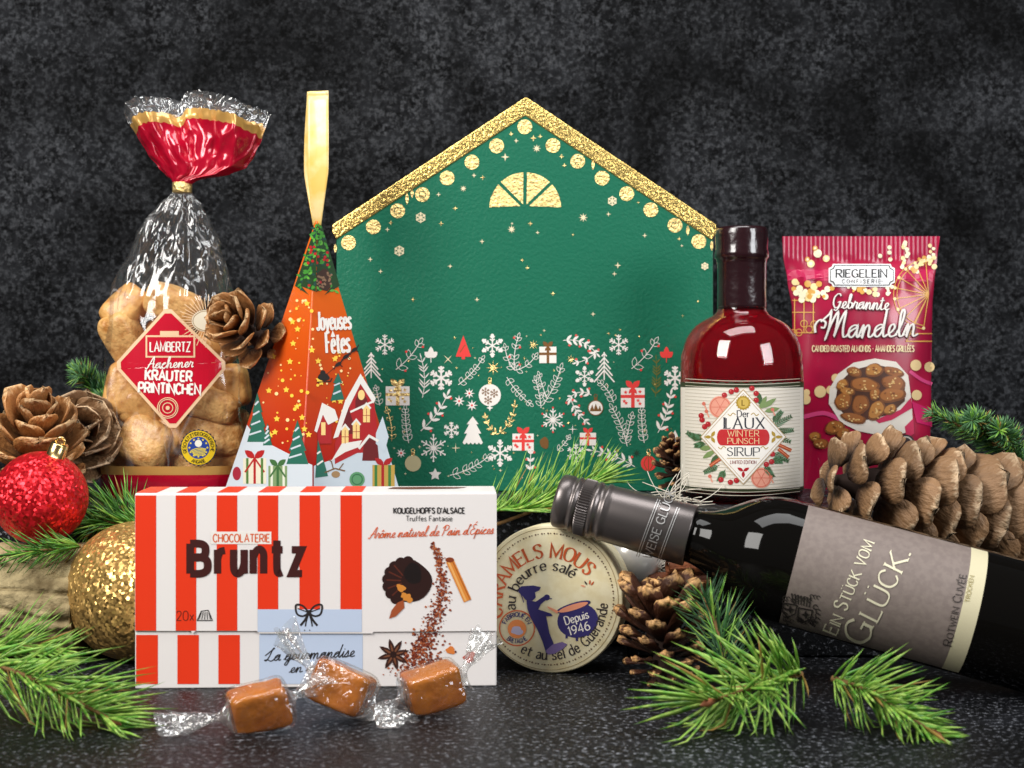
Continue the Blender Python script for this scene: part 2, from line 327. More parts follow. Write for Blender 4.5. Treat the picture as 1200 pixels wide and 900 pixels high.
    def text(s, st, x, y, h, m, l=4, fit=None, rot=0, wt=.14, con=0, serif=0, slant=0, tr=.2, al='c', font=None, arc=None, sx=1, sc=None):
        font = font or G; pen = 0; strokes = []
        for ch in st:
            if ch == ' ': pen += .42 if font is G else .3; continue
            k = 1.0
            if sc and ch.islower(): k = sc; ch = ch.upper()
            g = font[ch]; sl = [smoothed(q) for q in g[1].split(';')]
            for i, (p, sm) in enumerate(sl):
                strokes.append(([((pen+a*k), b*k) for a, b in p], k))
                if serif and not sm:
                    for e, f in ((p[0], p[1]), (p[-1], p[-2])):
                        dx, dy = e[0]-f[0], e[1]-f[1]
                        if math.hypot(dx, dy) < .12: continue
                        if abs(dy) > abs(dx)*.9: strokes.append(([(pen+(e[0]-serif)*k, e[1]*k), (pen+(e[0]+serif)*k, e[1]*k)], -k))
                        elif abs(dx) > .3 and abs(dy) < .05 and e[0] > .3: strokes.append(([(pen+e[0]*k, (e[1]-serif*.9*(e[1] > .3))*k), (pen+e[0]*k, (e[1]+serif*.9*(e[1] < .7))*k)], -k))
            pen += g[0]/100*k+(tr*k if font is G else tr*.0)
        W = (pen-(tr if font is G else 0))*h
        if fit: sx = fit/W
        W *= sx; x0 = {'c': -W/2, 'l': 0, 'r': -W}[al]; c, sn = math.cos(math.radians(rot)), math.sin(math.radians(rot))
        for p, k in strokes:
            wk = wt*h*abs(k)
            pp = [((a+slant*b)*h*sx+x0, b*h) for a, b in p]
            if len(pp) == 2 and not k < 0:      # enough points to follow curved lines of text
                pp = [(pp[0][0]+(pp[1][0]-pp[0][0])*t/3, pp[0][1]+(pp[1][1]-pp[0][1])*t/3) for t in range(4)]
            qs = ribbon(pp, (lambda a: wk*.42) if k < 0 else (lambda a: wk*(1-con*(1-abs(math.sin(a-.25))))))
            out = []
            for q in qs:
                o = []
                for a, b in q:
                    if arc:
                        cx, cy, r, am, sg = arc; th = math.radians(am)-sg*a/r; rr = r+sg*b
                        o.append((cx+rr*math.cos(th), cy-rr*math.sin(th)))
                    else: o.append((x+a*c-b*sn, y-a*sn-b*c))
                out.append(o)
            s.quads(out, m, l)
        return W
    def build(s, name, fn, parent, maxlen=None, base=1.5e-4, label=None, lk=1):
        V = []; Fc = []; idx = []
        def emit(a, b, c, i, off, dep=0):
            if maxlen and dep < 7:
                e = [(math.dist(a, b), 0), (math.dist(b, c), 1), (math.dist(c, a), 2)]; q, k = max(e)
                if q > maxlen:
                    if k == 0: mm = ((a[0]+b[0])/2, (a[1]+b[1])/2); emit(a, mm, c, i, off, dep+1); emit(mm, b, c, i, off, dep+1)
                    elif k == 1: mm = ((b[0]+c[0])/2, (b[1]+c[1])/2); emit(a, b, mm, i, off, dep+1); emit(a, mm, c, i, off, dep+1)
                    else: mm = ((c[0]+a[0])/2, (c[1]+a[1])/2); emit(a, b, mm, i, off, dep+1); emit(mm, b, c, i, off, dep+1)
                    return
            n = len(V); V.extend((fn(*a, off+base), fn(*b, off+base), fn(*c, off+base))); Fc.append([n, n+1, n+2]); idx.append(i)
        for a, b, c, i, off in s.T: emit(a, b, c, i, off*lk)
        # wind every face towards the viewer side
        for f in Fc:
            n = (V[f[1]]-V[f[0]]).cross(V[f[2]]-V[f[0]])
            if n.dot(V[f[0]]-CAM) > 0: f.reverse()
        o = mesh(name, V, Fc, s.mats, parent, idx)
        if label: o['label'] = label
        return o
def onplane(p0, n):
    p0 = Vector(p0); n = Vector(n).normalized()
    def fn(u, v, off):
        r = ray(u, v); return CAM+r*((p0-CAM).dot(n)/r.dot(n))+n*off
    return fn
def oncyl(c0, ax, R):
    c0 = Vector(c0); ax = Vector(ax).normalized()
    def fn(u, v, off):
        r = ray(u, v); d = r-ax*r.dot(ax); m = (CAM-c0); m = m-ax*m.dot(ax)
        A = d.dot(d); B = 2*d.dot(m); C = m.dot(m)-R*R; q = B*B-4*A*C
        t = (-B-math.sqrt(max(q, 0)))/(2*A); p = CAM+r*t; nn = (p-c0)-ax*(p-c0).dot(ax)
        return p+nn.normalized()*off
    return fn
def onfront(fy, y0):
    """surface given as y = fy(x, z)"""
    def fn(u, v, off):
        y = y0
        for _ in range(5): p = P(u, v, y); y = fy(p.x, p.z)
        p = P(u, v, y); return Vector((p.x, y-off, p.z))
    return fn
# ------------------------------------------------------------------ materials
_ink = {}
def ink(h, rough=.5, metal=0):
    k = (h, rough, metal)
    if k not in _ink: _ink[k] = mat('ink_'+h.lstrip('#'), h, rough, metal)
    return _ink[k]
GOLD = mat('gold_foil', (.95, .68, .22), .27, .95, bump=(420, 1, .0010))
GOLDP = mat('gold_foil_print', (.95, .70, .28), .3, .8, bump=(500, 1, .0018))
WHITE = ink('#f2ece4'); CREAMK = ink('#efe0b8')
# ------------------------------------------------------------------ setting: dark mottled backdrop, slate table, raised ledge
def stone(name, dark, mid, light, sc, speck, rough, fine=9, spec=.12, soft=.12):
    m = bpy.data.materials.new(name); m.use_nodes = True; nt = m.node_tree; b = nt.nodes['Principled BSDF']
    tc = nt.nodes.new('ShaderNodeTexCoord'); L = nt.links.new
    n1 = nt.nodes.new('ShaderNodeTexNoise'); n1.inputs['Scale'].default_value = sc; n1.inputs['Detail'].default_value = 9; n1.inputs['Roughness'].default_value = .68
    n2 = nt.nodes.new('ShaderNodeTexNoise'); n2.inputs['Scale'].default_value = sc*fine; n2.inputs['Detail'].default_value = 5; n2.inputs['Roughness'].default_value = .7
    r1 = nt.nodes.new('ShaderNodeValToRGB'); e = r1.color_ramp.elements; e[0].position = .40; e[0].color = (*dark, 1); e[1].position = .66; e[1].color = (*mid, 1)
    r2 = nt.nodes.new('ShaderNodeValToRGB'); e = r2.color_ramp.elements; e[0].position = speck; e[0].color = (0, 0, 0, 1); e[1].position = speck+soft; e[1].color = (1, 1, 1, 1)
    mx = nt.nodes.new('ShaderNodeMix'); mx.data_type = 'RGBA'; mx.inputs[7].default_value = (*light, 1)
    mp = nt.nodes.new('ShaderNodeMapping'); mp.inputs['Scale'].default_value = (1, 1, 1)
    L(tc.outputs['Object'], n1.inputs['Vector']); L(tc.outputs['Object'], mp.inputs[0]); L(mp.outputs[0], n2.inputs['Vector'])
    L(n1.outputs['Fac'], r1.inputs[0]); L(n2.outputs['Fac'], r2.inputs[0])
    n3 = nt.nodes.new('ShaderNodeTexNoise'); n3.inputs['Scale'].default_value = sc*.11; n3.inputs['Detail'].default_value = 5; n3.inputs['Distortion'].default_value = .8; L(tc.outputs['Object'], n3.inputs['Vector'])
    r3 = nt.nodes.new('ShaderNodeMapRange'); r3.inputs[1].default_value = .36; r3.inputs[2].default_value = .64; r3.inputs[3].default_value = .28; r3.inputs[4].default_value = 1.55; L(n3.outputs['Fac'], r3.inputs[0])
    st_ = nt.nodes.new('ShaderNodeVectorMath'); st_.operation = 'SCALE'
    L(r2.outputs[0], mx.inputs[0]); L(r1.outputs[0], mx.inputs[6]); L(mx.outputs[2], st_.inputs[0]); L(r3.outputs[0], st_.inputs['Scale']); L(st_.outputs[0], b.inputs['Base Color'])
    bn = nt.nodes.new('ShaderNodeBump'); bn.inputs['Strength'].default_value = .35; bn.inputs['Distance'].default_value = .003
    L(n2.outputs['Fac'], bn.inputs['Height']); L(bn.outputs[0], b.inputs['Normal']); b.inputs['Roughness'].default_value = rough; b.inputs['Specular IOR Level'].default_value = spec
    return m
WALL = stone('dark_plaster', (.0015, .0016, .0019), (.014, .015, .017), (.056, .0585, .064), 60, .47, .9, 4.8, soft=.24)
SLATE = stone('dark_slate', (.0015, .0016, .002), (.008, .0085, .011), (.24, .25, .28), 34, .55, .45, spec=.22)
def struct(o): o['kind'] = 'structure'; return o
struct(prism('backdrop_wall', [(-1.6, .46, -.02), (1.6, .46, -.02), (1.6, .46, 1.3), (-1.6, .46, 1.3)], (0, .02, 0), WALL))
struct(prism('table_top', [(-1.6, -.75, 0), (1.6, -.75, 0), (1.6, .459, 0), (-1.6, .459, 0)], (0, 0, -.03), SLATE))
LZ = .09
led = struct(prism('stone_ledge', [(-.62, .102, .0005), (.225, .102, .0005), (.225, .215, .0005), (.62, .215, .0005), (.62, .40, .0005), (-.62, .40, .0005)], (0, 0, LZ-.0005), SLATE)); bevel(led, .002)
low = struct(prism('stone_step', [(.072, .064, .0005), (.62, .064, .0005), (.62, .2145, .0005), (.2255, .2145, .0005), (.2255, .1015, .0005), (.072, .1015, .0005)], (0, 0, .0415), SLATE)); bevel(low, .0015)
# ------------------------------------------------------------------ pine cones
def conemat(name, root, mid, tip, rough=.62):
    m = bpy.data.materials.new(name); m.use_nodes = True; nt = m.node_tree; b = nt.nodes['Principled BSDF']; L = nt.links.new
    tc = nt.nodes.new('ShaderNodeTexCoord'); sx = nt.nodes.new('ShaderNodeSeparateXYZ'); L(tc.outputs['Object'], sx.inputs[0])
    n = nt.nodes.new('ShaderNodeTexNoise'); n.inputs['Scale'].default_value = 5; n.inputs['Detail'].default_value = 7
    oi = nt.nodes.new('ShaderNodeObjectInfo'); ad = nt.nodes.new('ShaderNodeVectorMath'); ad.operation = 'ADD'
    mp = nt.nodes.new('ShaderNodeMapping'); mp.inputs['Scale'].default_value = (1, 2.2, 2.2)
    L(tc.outputs['Object'], mp.inputs[0]); L(mp.outputs[0], ad.inputs[0])
    k = nt.nodes.new('ShaderNodeMath'); k.operation = 'MULTIPLY'; k.inputs[1].default_value = 37; L(oi.outputs['Random'], k.inputs[0]); L(k.outputs[0], ad.inputs[1])
    L(ad.outputs[0], n.inputs['Vector'])
    a = nt.nodes.new('ShaderNodeMath'); a.operation = 'MULTIPLY_ADD'; a.inputs[1].default_value = .5; L(n.outputs['Fac'], a.inputs[0])
    s2 = nt.nodes.new('ShaderNodeMath'); s2.operation = 'SUBTRACT'; s2.inputs[1].default_value = .25; L(sx.outputs[0], s2.inputs[0]); L(s2.outputs[0], a.inputs[2])
    r = nt.nodes.new('ShaderNodeValToRGB'); e = r.color_ramp.elements; e[0].position = .15; e[0].color = (*lin(root), 1); e[1].position = 1; e[1].color = (*lin(tip), 1)
    q = e.new(.62); q.color = (*lin(mid), 1); q = e.new(.86); q.color = (*lin(mid), 1)
    L(a.outputs[0], r.inputs[0])
    hv = nt.nodes.new('ShaderNodeHueSaturation'); v = nt.nodes.new('ShaderNodeMapRange'); v.inputs[3].default_value = .7; v.inputs[4].default_value = 1.25
    L(oi.outputs['Random'], v.inputs[0]); L(v.outputs[0], hv.inputs['Value']); L(r.outputs[0], hv.inputs['Color']); L(hv.outputs[0], b.inputs['Base Color'])
    bn = nt.nodes.new('ShaderNodeBump'); bn.inputs['Strength'].default_value = .35; bn.inputs['Distance'].default_value = .010; L(n.outputs['Fac'], bn.inputs['Height']); L(bn.outputs[0], b.inputs['Normal'])
    b.inputs['Roughness'].default_value = rough
    return m
CONE_TAN = conemat('cone_tan', '#2e1a0e', '#8d6a48', '#cbae8b'); CONE_WARM = conemat('cone_warm', '#43240f', '#a8713c', '#dcb483'); CONE_DARK = conemat('cone_dark', '#241008', '#4a2612', '#d9a86c')
CORE = mat('cone_core', '#2c1a10', .9)
def scale_mesh(name, wd, cup, curl, tk, m, narrow=False, seed=0):
    """one cone scale, unit length along +x, with thick rounded rim"""
    na, nb = 9, 6; rn = random.Random(seed); V = []; Fc = []; e1, e2 = rn.uniform(0, 6), rn.uniform(0, 6)
    def pt(a, b, side):
        if narrow: wv = wd*(.45+.55*min(1, a/.7))*(1 if a < .78 else math.sqrt(max(0, 1-((a-.78)/.22)**2)))
        else: wv = wd*(.34+.66*math.sin(min(1, a/.62)*PI/2))*(1 if a < .62 else math.sqrt(max(0.0, 1-((a-.62)/.38)**2)))
        x = a*(1+.035*math.sin(b*4+e1)*a); y = b*wv*.5
        z = cup*(b*b)*wv*.5*(.4+.6*a)+curl*a*a+.025*math.sin(5*b+e2+3*a)*a
        t = tk*(.5+.7*a)*(1-.55*abs(b)**3)*(1 if a < .9 else .75)
        if narrow and a > .62: t += tk*1.6*max(0, 1-abs(b)*1.15)*max(0, 1-abs(a-.86)/.2)
        return (x, y, z+(t*.5 if side else -t*.5))
    for side in (1, 0):
        for i in range(na+1):
            for j in range(nb+1): V.append(pt(i/na, -1+2*j/nb, side))
    k = (na+1)*(nb+1)
    for i in range(na):
        for j in range(nb):
            q = [i*(nb+1)+j, (i+1)*(nb+1)+j, (i+1)*(nb+1)+j+1, i*(nb+1)+j+1]; Fc.append(q[:]); Fc.append([x+k for x in q[::-1]])
    for i in range(na):
        for j in (0, nb):
            a, b = i*(nb+1)+j, (i+1)*(nb+1)+j; Fc.append([a, b, b+k, a+k])
    for j in range(nb):
        for i in (0, na):
            a, b = i*(nb+1)+j, i*(nb+1)+j+1; Fc.append([a, b, b+k, a+k])
    me = bpy.data.meshes.new(name); me.from_pydata(V, [], Fc); me.materials.append(m)
    bm = bmesh.new(); bm.from_mesh(me); bmesh.ops.remove_doubles(bm, verts=bm.verts, dist=.002); bmesh.ops.recalc_face_normals(bm, faces=bm.faces); bm.to_mesh(me); bm.free()
    me.polygons.foreach_set('use_smooth', [True]*len(me.polygons)); return me
SM = {}
for nm, m, ww in (('tan', CONE_TAN, 1.18), ('warm', CONE_WARM, .95)): SM[nm] = [scale_mesh('scale', ww, .30, .10, .085, m, seed=q) for q in range(4)]
SM['dark'] = [scale_mesh('scale', .5, .2, .10, .10, CONE_DARK, True, q) for q in range(3)]
def cone(label, base, axis, L, R, n, kind, seed, open0=100, open1=22, sl=.62, prof=None, roll=0, corek=99, oe=.85):
    base = Vector(base); t = thing('pine_cone', base, label, 'pine cone'); rn = random.Random(seed); ax, x, y = frame(axis)
    V, Fc = tube([base+ax*(L*q) for q in ((0, .02, .1, .2, .4, .7, .88) if corek > 50 else (.075, .09, .13, .2, .4, .7, .88))], (lambda q: R*(.42-.34*q)) if corek > 50 else (lambda q: R*(.08, .10, .22, .34, .30, .2, .06)[round(q*6)]), 12); mesh('core', V, Fc, CORE, t, smooth=True)
    prof = prof or [(0, .62), (.2, 1), (.5, .95), (.8, .62), (1, .34)]
    for i in range(n):
        q = (i+.5)/n; a = i*2.39996+roll; rad = x*math.cos(a)+y*math.sin(a)
        phi = math.radians(open0+(open1-open0)*q**oe+rn.uniform(-6, 6))
        rc = R*(.30 if kind == 'dark' else .40*min(1, .12+q*corek))*(1-q*.85); rr = R*interp(prof, q)
        Lx = max(rr-rc, R*.25)/max(.55, math.sin(phi)) if phi > .6 else R*.62
        Lx = min(Lx, R*sl*1.35)*rn.uniform(.92, 1.06)
        X = (ax*math.cos(phi)+rad*math.sin(phi)).normalized(); Z = (ax*math.sin(phi)-rad*math.cos(phi)).normalized(); Y = Z.cross(X)
        p = ax*(L*(.04+.84*q))+rad*rc
        sc = o = bpy.data.objects.new('scale', SM[kind][i % len(SM[kind])]); COL.objects.link(o); o.parent = t
        w_ = Lx*rn.uniform(.9, 1.12)
        M = Matrix((X*Lx, Y*w_, Z*Lx)).transposed().to_4x4(); M.translation = p; o.matrix_local = M
    return t
cone('open brown pine cone standing above the red glitter bauble', (-.322, .145, LZ), (.12, -.42, .9), .080, .0345, 36, 'warm', 1, 104, 14, .92)
cone('pale pine cone lying half hidden between the cookie bag and the upright cone', (-.3135, .212, LZ+.030), (.25, -.75, .35), .058, .032, 30, 'tan', 2, 98, 18, .86)
cone('warm brown pine cone wedged between the cookie bag and the pyramid box', (-.172, .180, .199), (-.48, -.72, .36), .048, .0260, 28, 'warm', 9, 104, 14, .92)
cone('large long tan pine cone lying behind the wine bottle label', P(948, 556, .062), (.90, .25, -.19), .245, .0410, 96, 'tan', 4, 128, 36, 1.0,
     [(0, .42), (.03, .62), (.08, .86), (.16, 1), (.6, 1), (.82, .9), (1, .5)], corek=9, oe=.32)
cone('small dark pine cone with pale scale tips standing beside the round wooden box', (.088, -.016, .002), (-.05, -.05, 1), .051, .0265, 58, 'dark', 5, 112, 20, .95, [(0, .55), (.2, .9), (.5, 1.02), (.8, .9), (1, .7)])
cone('small pine cone with pale tips half hidden behind the syrup bottle', (.125, .225, LZ+.004), (-.3, -.3, 1), .036, .019, 40, 'dark', 6, 110, 25, .95)
# ------------------------------------------------------------------ fir branches
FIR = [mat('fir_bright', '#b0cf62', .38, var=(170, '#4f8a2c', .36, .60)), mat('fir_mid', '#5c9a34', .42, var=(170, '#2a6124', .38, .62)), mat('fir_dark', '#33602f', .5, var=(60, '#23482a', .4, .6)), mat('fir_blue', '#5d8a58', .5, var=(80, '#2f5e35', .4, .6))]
FIRP = mat('fir_deep', '#6aa83a', .42, var=(170, '#9cc456', .4, .6)); FIRB = mat('fir_browned', '#9a7a3a', .55)
TWIG = mat('twig_bark', '#7d5c33', .8, bump=(700, .6, .001)); BUD = mat('fir_bud', '#b06a4a', .6)
def branch(label, pts, nn, nl, wd, m, seed, fwd=.75, flat=.5, up=.3, floor=None, bud=True, stem=.0016, tiptaper=.6, twigs=0, droop=0, back=None):
    rn = random.Random(seed); pts = [Vector(p) for p in pts]; t = thing('fir_branch', pts[0], label, 'fir branch')
    path = [Vector(q) for q in catmull([tuple(p) for p in pts], 6)]
    paths = [(path, 1.0)]
    for k in range(twigs):
        i = int(len(path)*(.15+.6*k/max(1, twigs))); T = (path[i+1]-path[i]).normalized(); sd = T.cross(Vector((0, 0, 1))).normalized()*(1 if k % 2 else -1)
        L = (path[-1]-path[0]).length*.42*(1-.4*k/max(1, twigs)); e = path[i]+(T*.75+sd*.65+Vector((0, 0, .08))).normalized()*L
        paths.append(([path[i].lerp(e, q/6)+Vector((0, 0, .004*math.sin(q/6*PI))) for q in range(7)], .5))
    ms = merge([tube(p, lambda q, s=s: stem*s**.5*(1-.45*q), 7) for p, s in paths])
    mesh('stem', *ms, TWIG, t, smooth=True)
    V = []; Fc = []; idx = []
    for path_, share in paths:
        for k in range(int(nn*share)):
            q = (k+rn.random())/(nn*share); f = q*(len(path_)-1); i = min(int(f), len(path_)-2); p = path_[i].lerp(path_[i+1], f-i)
            T = (path_[i+1]-path_[i]).normalized(); sd = T.cross(Vector((0, 0, 1))).normalized(); u_ = sd.cross(T).normalized()
            a = rn.uniform(0, 2*PI); c, s = math.cos(a), math.sin(a)*(1-flat)
            R = (sd*c+u_*(s+up*rn.random())).normalized()
            fw = fwd*rn.uniform(.7, 1.3)+(1.2*max(0, q-.85)/.15 if bud else 0)
            D = (T*fw+R).normalized(); ln = nl*rn.uniform(.72, 1.08)*(1-(1-tiptaper)*max(0, q-.6)/.4)*(.7+.3*min(1, q*6))
            bend = Vector((rn.uniform(-.1, .1), rn.uniform(-.1, .1), rn.uniform(-.12, .06)-droop))+T*.25
            pr = []
            for j in range(4):
                g = j/3; z = p+D*(ln*g)+bend*(ln*.35*g*g)
                if floor is not None and z.z < floor: z.z = floor+rn.random()*.0006
                if back is not None and z.y > back: z.y = back
                pr.append(z)
            A = D.cross(T+Vector((.01, .02, .03))).normalized(); B = D.cross(A).normalized(); n0 = len(V)
            for j, r in enumerate((.55, 1, .9)):
                for (ca, sa) in ((1, 0), (0, .55), (-1, 0), (0, -.55)): V.append(pr[j]+(A*ca+B*sa)*wd*r*.5)
            V.append(pr[3])
            idx += [0 if rn.random() < .72 else 2 if rn.random() < .12 else 1]*12
            for j in range(2):
                for e in range(4): Fc.append([n0+j*4+e, n0+j*4+(e+1) % 4, n0+(j+1)*4+(e+1) % 4, n0+(j+1)*4+e])
            for e in range(4): Fc.append([n0+8+e, n0+8+(e+1) % 4, n0+12])
    o = mesh('needles', V, Fc, [m, FIRP, FIRB], t, idx, smooth=True); o['kind'] = 'stuff'
    if bud:
        T = (path[-1]-path[-3]).normalized()
        lathe('bud', [(-.002, .0010), (.001, .0021), (.004, .0018), (.0075, 0.0003)], path[-1], T, BUD, t, 10)
    return t
branch('bright green fir twig tip lying in front of the golden glitter bauble', [P(-70, 772, -.10), P(10, 785, -.108), P(70, 812, -.118), P(128, 842, -.127)], 170, .050, .0020, FIR[0], 11, .85, .35, .25, .0008)
branch('bright bushy fir twig spreading in front of the dark pine cone', [P(940, 790, -.105), P(910, 796, -.112), P(875, 808, -.127), P(834, 822, -.140)], 150, .046, .0021, FIR[0], 12, .5, .2, .2, .0008, tiptaper=.9)
branch('fir twig with yellow bud lying under the wine bottle label', [P(975, 795, -.114), P(1012, 808, -.125), P(1052, 832, -.135), P(1092, 858, -.145)], 150, .033, .0020, FIR[0], 13, .6, .6, .1, .0008)
branch('green fir branch behind the bottle cap in front of the green house box', [P(560, 622, .09), P(600, 608, .095), P(650, 588, .10), P(700, 562, .108)], 210, .048, .0018, FIR[0], 14, .75, .2, .45, LZ+.001, stem=.0014)
branch('fir branch between the cookie bag and the golden glitter bauble', [P(215, 640, .090), P(170, 622, .090), P(130, 612, .090), P(98, 618, .090)], 210, .030, .0013, FIR[1], 15, .7, .2, .45, stem=.0013, twigs=2, bud=False, back=.1005)
branch('fir twig lying on the log under the red glitter bauble', [P(95, 640, .045), P(75, 643, .042), P(40, 646, .035), P(-20, 655, .035)], 130, .024, .0012, FIR[1], 16, .8, .3, .1, stem=.0012, bud=False)
branch('dark fir branch in front of the old log', [P(-90, 772, -.06), P(-30, 765, -.055), P(20, 758, -.05), P(70, 762, -.045)], 150, .036, .0014, FIR[0], 17, .8, .35, .25, .001, stem=.0014, bud=False)
branch('short needled bluish fir tip behind the left pine cones', [P(150, 500, .25), P(125, 470, .25), P(105, 450, .25), P(88, 432, .25)], 240, .016, .0012, FIR[3], 18, .8, .1, .3, twigs=3, bud=False)
branch('short needled bluish fir branch beside the almond packet', [P(1260, 600, .205), P(1200, 545, .2), P(1150, 512, .195), P(1092, 484, .19)], 420, .017, .0013, FIR[3], 19, .8, .1, .3, twigs=5, bud=False)
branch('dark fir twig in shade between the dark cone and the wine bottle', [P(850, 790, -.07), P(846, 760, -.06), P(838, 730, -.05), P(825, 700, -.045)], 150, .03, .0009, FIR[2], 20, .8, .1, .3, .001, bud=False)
# ------------------------------------------------------------------ log, baubles, cinnamon, wood wool
BARK = mat('old_bark', '#b8a67c', .85, bump=(120, 1, .004), var=(45, '#6e5d3c', .42, .62)); CUT = mat('cut_wood', '#b09568', .8, var=(200, '#8a6f45', .4, .6))
lg = thing('log', (-.36, .066, 0), 'weathered greyish log with cracked bark lying under the red bauble', 'log')
def logf(u, v):
    x = -.52+v*.252; a = u*2*PI; r = .0356+.0016*noise.noise(Vector((x*40, math.cos(a)*2, math.sin(a)*2)))+.0010*noise.noise(Vector((x*90, math.cos(a)*7, math.sin(a)*7)))-.0032*max(0, 1-6*abs(noise.noise(Vector((x*16, math.cos(a)*3.2+9, math.sin(a)*3.2)))))
    return Vector((x, .066+r*math.cos(a), .0362+r*math.sin(a)))
V, Fc = grid(logf, 160, 150, True); mesh('bark', V, Fc, BARK, lg, smooth=True)
for x in (-.5195, -.2684):
    lathe('cut_end', [(0, .034), (.0006, .0335), (.0012, 0.0)] if x < -.4 else [(-.0006, .0345), (0.0, .034), (.0003, 0.0)], (x, .066, .0362), (1, 0, 0), CUT, lg, 32)
def sphere(name, c, R, m, parent, n=64):
    prof = [(-R*math.cos(PI*i/40), max(1e-6, R*math.sin(PI*i/40))) for i in range(41)]
    return lathe(name, prof, c, (0, 0, 1), m, parent, n)
RGL = mat('red_glitter', (.75, .012, .022), .32, .6, glit=(620, 1.0)); GGL = mat('gold_glitter', (.66, .41, .13), .32, .7, glit=(620, 1.05))
PEARL = mat('pearl', '#d8d3cc', .22, .35, coat=.6); GMET = mat('gold_metal', (.8, .58, .25), .22, 1)
rb = thing('bauble', (-.2955, .063, .0715), 'red glitter bauble with a small gold cap resting on the log', 'bauble')
rc_ = Vector((-.2955, .063, .1005)); ax = Vector((.36, -.1, .93)).normalized(); sphere('glitter_ball', rc_, .0292, RGL, rb)
cp = lathe('cap', [(.0275, .0062), (.0285, .0064), (.0285, .0058), (.0365, .0055), (.0372, .0050), (.0372, 0)], rc_, ax, GMET, rb, 28)
V, Fc = tube([rc_+ax*(.0368+.004*math.sin(a))+Vector((1, 0, -.36)).normalized()*.003*math.cos(a) for a in [PI*q/8 for q in range(9)]], .0007, 8); mesh('loop', V, Fc, GMET, cp, smooth=True)
gb = thing('bauble', (-.2335, .056, 0), 'large golden glitter bauble standing on the table behind the striped box', 'bauble'); sphere('glitter_ball', (-.2335, .056, .0432), .0432, GGL, gb)
pb = thing('bauble', (.078, .084, .042), 'pearly silver white bauble behind the round wooden box', 'bauble'); sphere('pearl_ball', (.078, .084, .0602), .0185, PEARL, pb)
CIN = mat('cinnamon', '#8a4a22', .75, bump=(400, .7, .001), var=(150, '#5c2c12', .4, .6))
def cinnamon(label, p0, p1, r):
    p0 = Vector(p0); p1 = Vector(p1); ax, x, y = frame(p1-p0); L = (p1-p0).length; t = thing('cinnamon_stick', (p0+p1)/2, label, 'cinnamon')
    def f(u, v):     # rolled quill: a spiral sheet
        a = u*2*PI*2.1; rr = r*(1-.42*u)+.0004*noise.noise(Vector((u*9, v*5, r*900))); return p0+ax*(L*v)+(x*math.cos(a)+y*math.sin(a))*rr
    V, Fc = grid(f, 60, 14); o = mesh('rolled_bark', V, Fc, CIN, t, smooth=True); s = o.modifiers.new('solid', 'SOLIDIFY'); s.thickness = .0007
cinnamon('cinnamon stick lying under the wine bottle neck', (.086, .073, .0475), (.150, .085, .0475), .0055)
cinnamon('cinnamon stick leaning on another one beside the wine bottle shoulder', (.098, .0675, .0565), (.155, .0845, .0575), .0050)
WOOL = mat('wood_wool', '#d9d0c0', .6)
def wool(label, c, rad, n, seed, floor):
    rn = random.Random(seed); L = []
    for k in range(n):
        p = Vector(c)+Vector((rn.gauss(0, rad[0]), rn.gauss(0, rad[1]), abs(rn.gauss(0, rad[2])))); d = Vector((rn.uniform(-1, 1), rn.uniform(-.4, .4), rn.uniform(-.6, .6))).normalized(); pts = []
        cv = Vector((rn.uniform(-1, 1), rn.uniform(-1, 1), rn.uniform(-1, 1)))
        for j in range(8):
            pts.append(Vector((p.x, p.y, max(p.z, floor+.0006)))); d = (d+cv*.16).normalized(); p = p+d*.0035
        L.append(tube(pts, .00032, 4))
    V, Fc = merge(L); o = mesh('wood_wool', V, Fc, WOOL, origin=c, smooth=True); o['kind'] = 'stuff'; tag(o, label, 'wood wool')
wool('tuft of pale wood wool behind the pearly bauble', (.108, .092, .046), (.012, .006, .012), 110, 1, .042)
wool('tuft of pale wood wool at the foot of the syrup bottle', (.109, .122, LZ+.001), (.006, .005, .004), 40, 2, LZ)
# ------------------------------------------------------------------ green house gift box
RED = ink('#e8403c'); BROWNK = ink('#7a5226'); PINKR = ink('#e0584f')
GREEN = mat('green_card', (.008, .145, .080), .40, bump=(420, .45, .0010), coat=.10, spec=.4)
hy = .24; hb = thing('gift_box', (.01, hy+.035, LZ), 'green house shaped gift box with gold roof edge and white winter motifs', 'gift box')
pl, pr_, pa, bl, br = P(394, 266, hy), P(836, 266, hy), P(616, 117, hy), P(394, 266, hy), P(836, 266, hy)
bl.z = br.z = LZ
bevel(prism('card_body', [bl, br, pr_, pa, pl], (0, .07, 0), GREEN, hb), .0012)
# gold roof trim: folded strip wrapping the roof edge
o1, o2, o3 = P(389, 263, hy), P(616.5, 113, hy), P(840, 263, hy); i1, i2, i3 = P(394, 281, hy), P(615.5, 136, hy), P(834, 282, hy)
e1, e3 = P(389, 272, hy), P(840, 272, hy)
tr_ = prism('gold_roof_trim', [p+Vector((0, -.0009, 0)) for p in (e1, o1, o2, o3, e3, i3, i2, i1)], (0, .0735, 0), GOLD, hb); bevel(tr_, .0012)
A = Art(); rn = random.Random(3)
for u, v in ((408.5, 284.5), (437.6, 266), (466, 247), (495, 228), (524, 208.6), (553, 190), (582, 171), (615, 148.6), (648, 170.5), (677, 189), (705.6, 208.6), (734.5, 227), (762.7, 246), (791, 264), (819, 283)):
    A.circ(u, v, 8.6, GOLDP, 1, n=22)
for k, (u, v) in enumerate(((466, 247), (582, 171), (677, 189), (791, 264), (495, 228))): A.ring(u, v, 4, .7, ink('#2d5c44'), 2, 14)
for u, v, h in ((477, 226, 14), (483, 222, 10), (695, 186, 13), (806, 264, 12), (834, 282, 12), (393, 286, 10)): A.leaf(u, v, -PI/2, h, 4, GOLDP, 1)
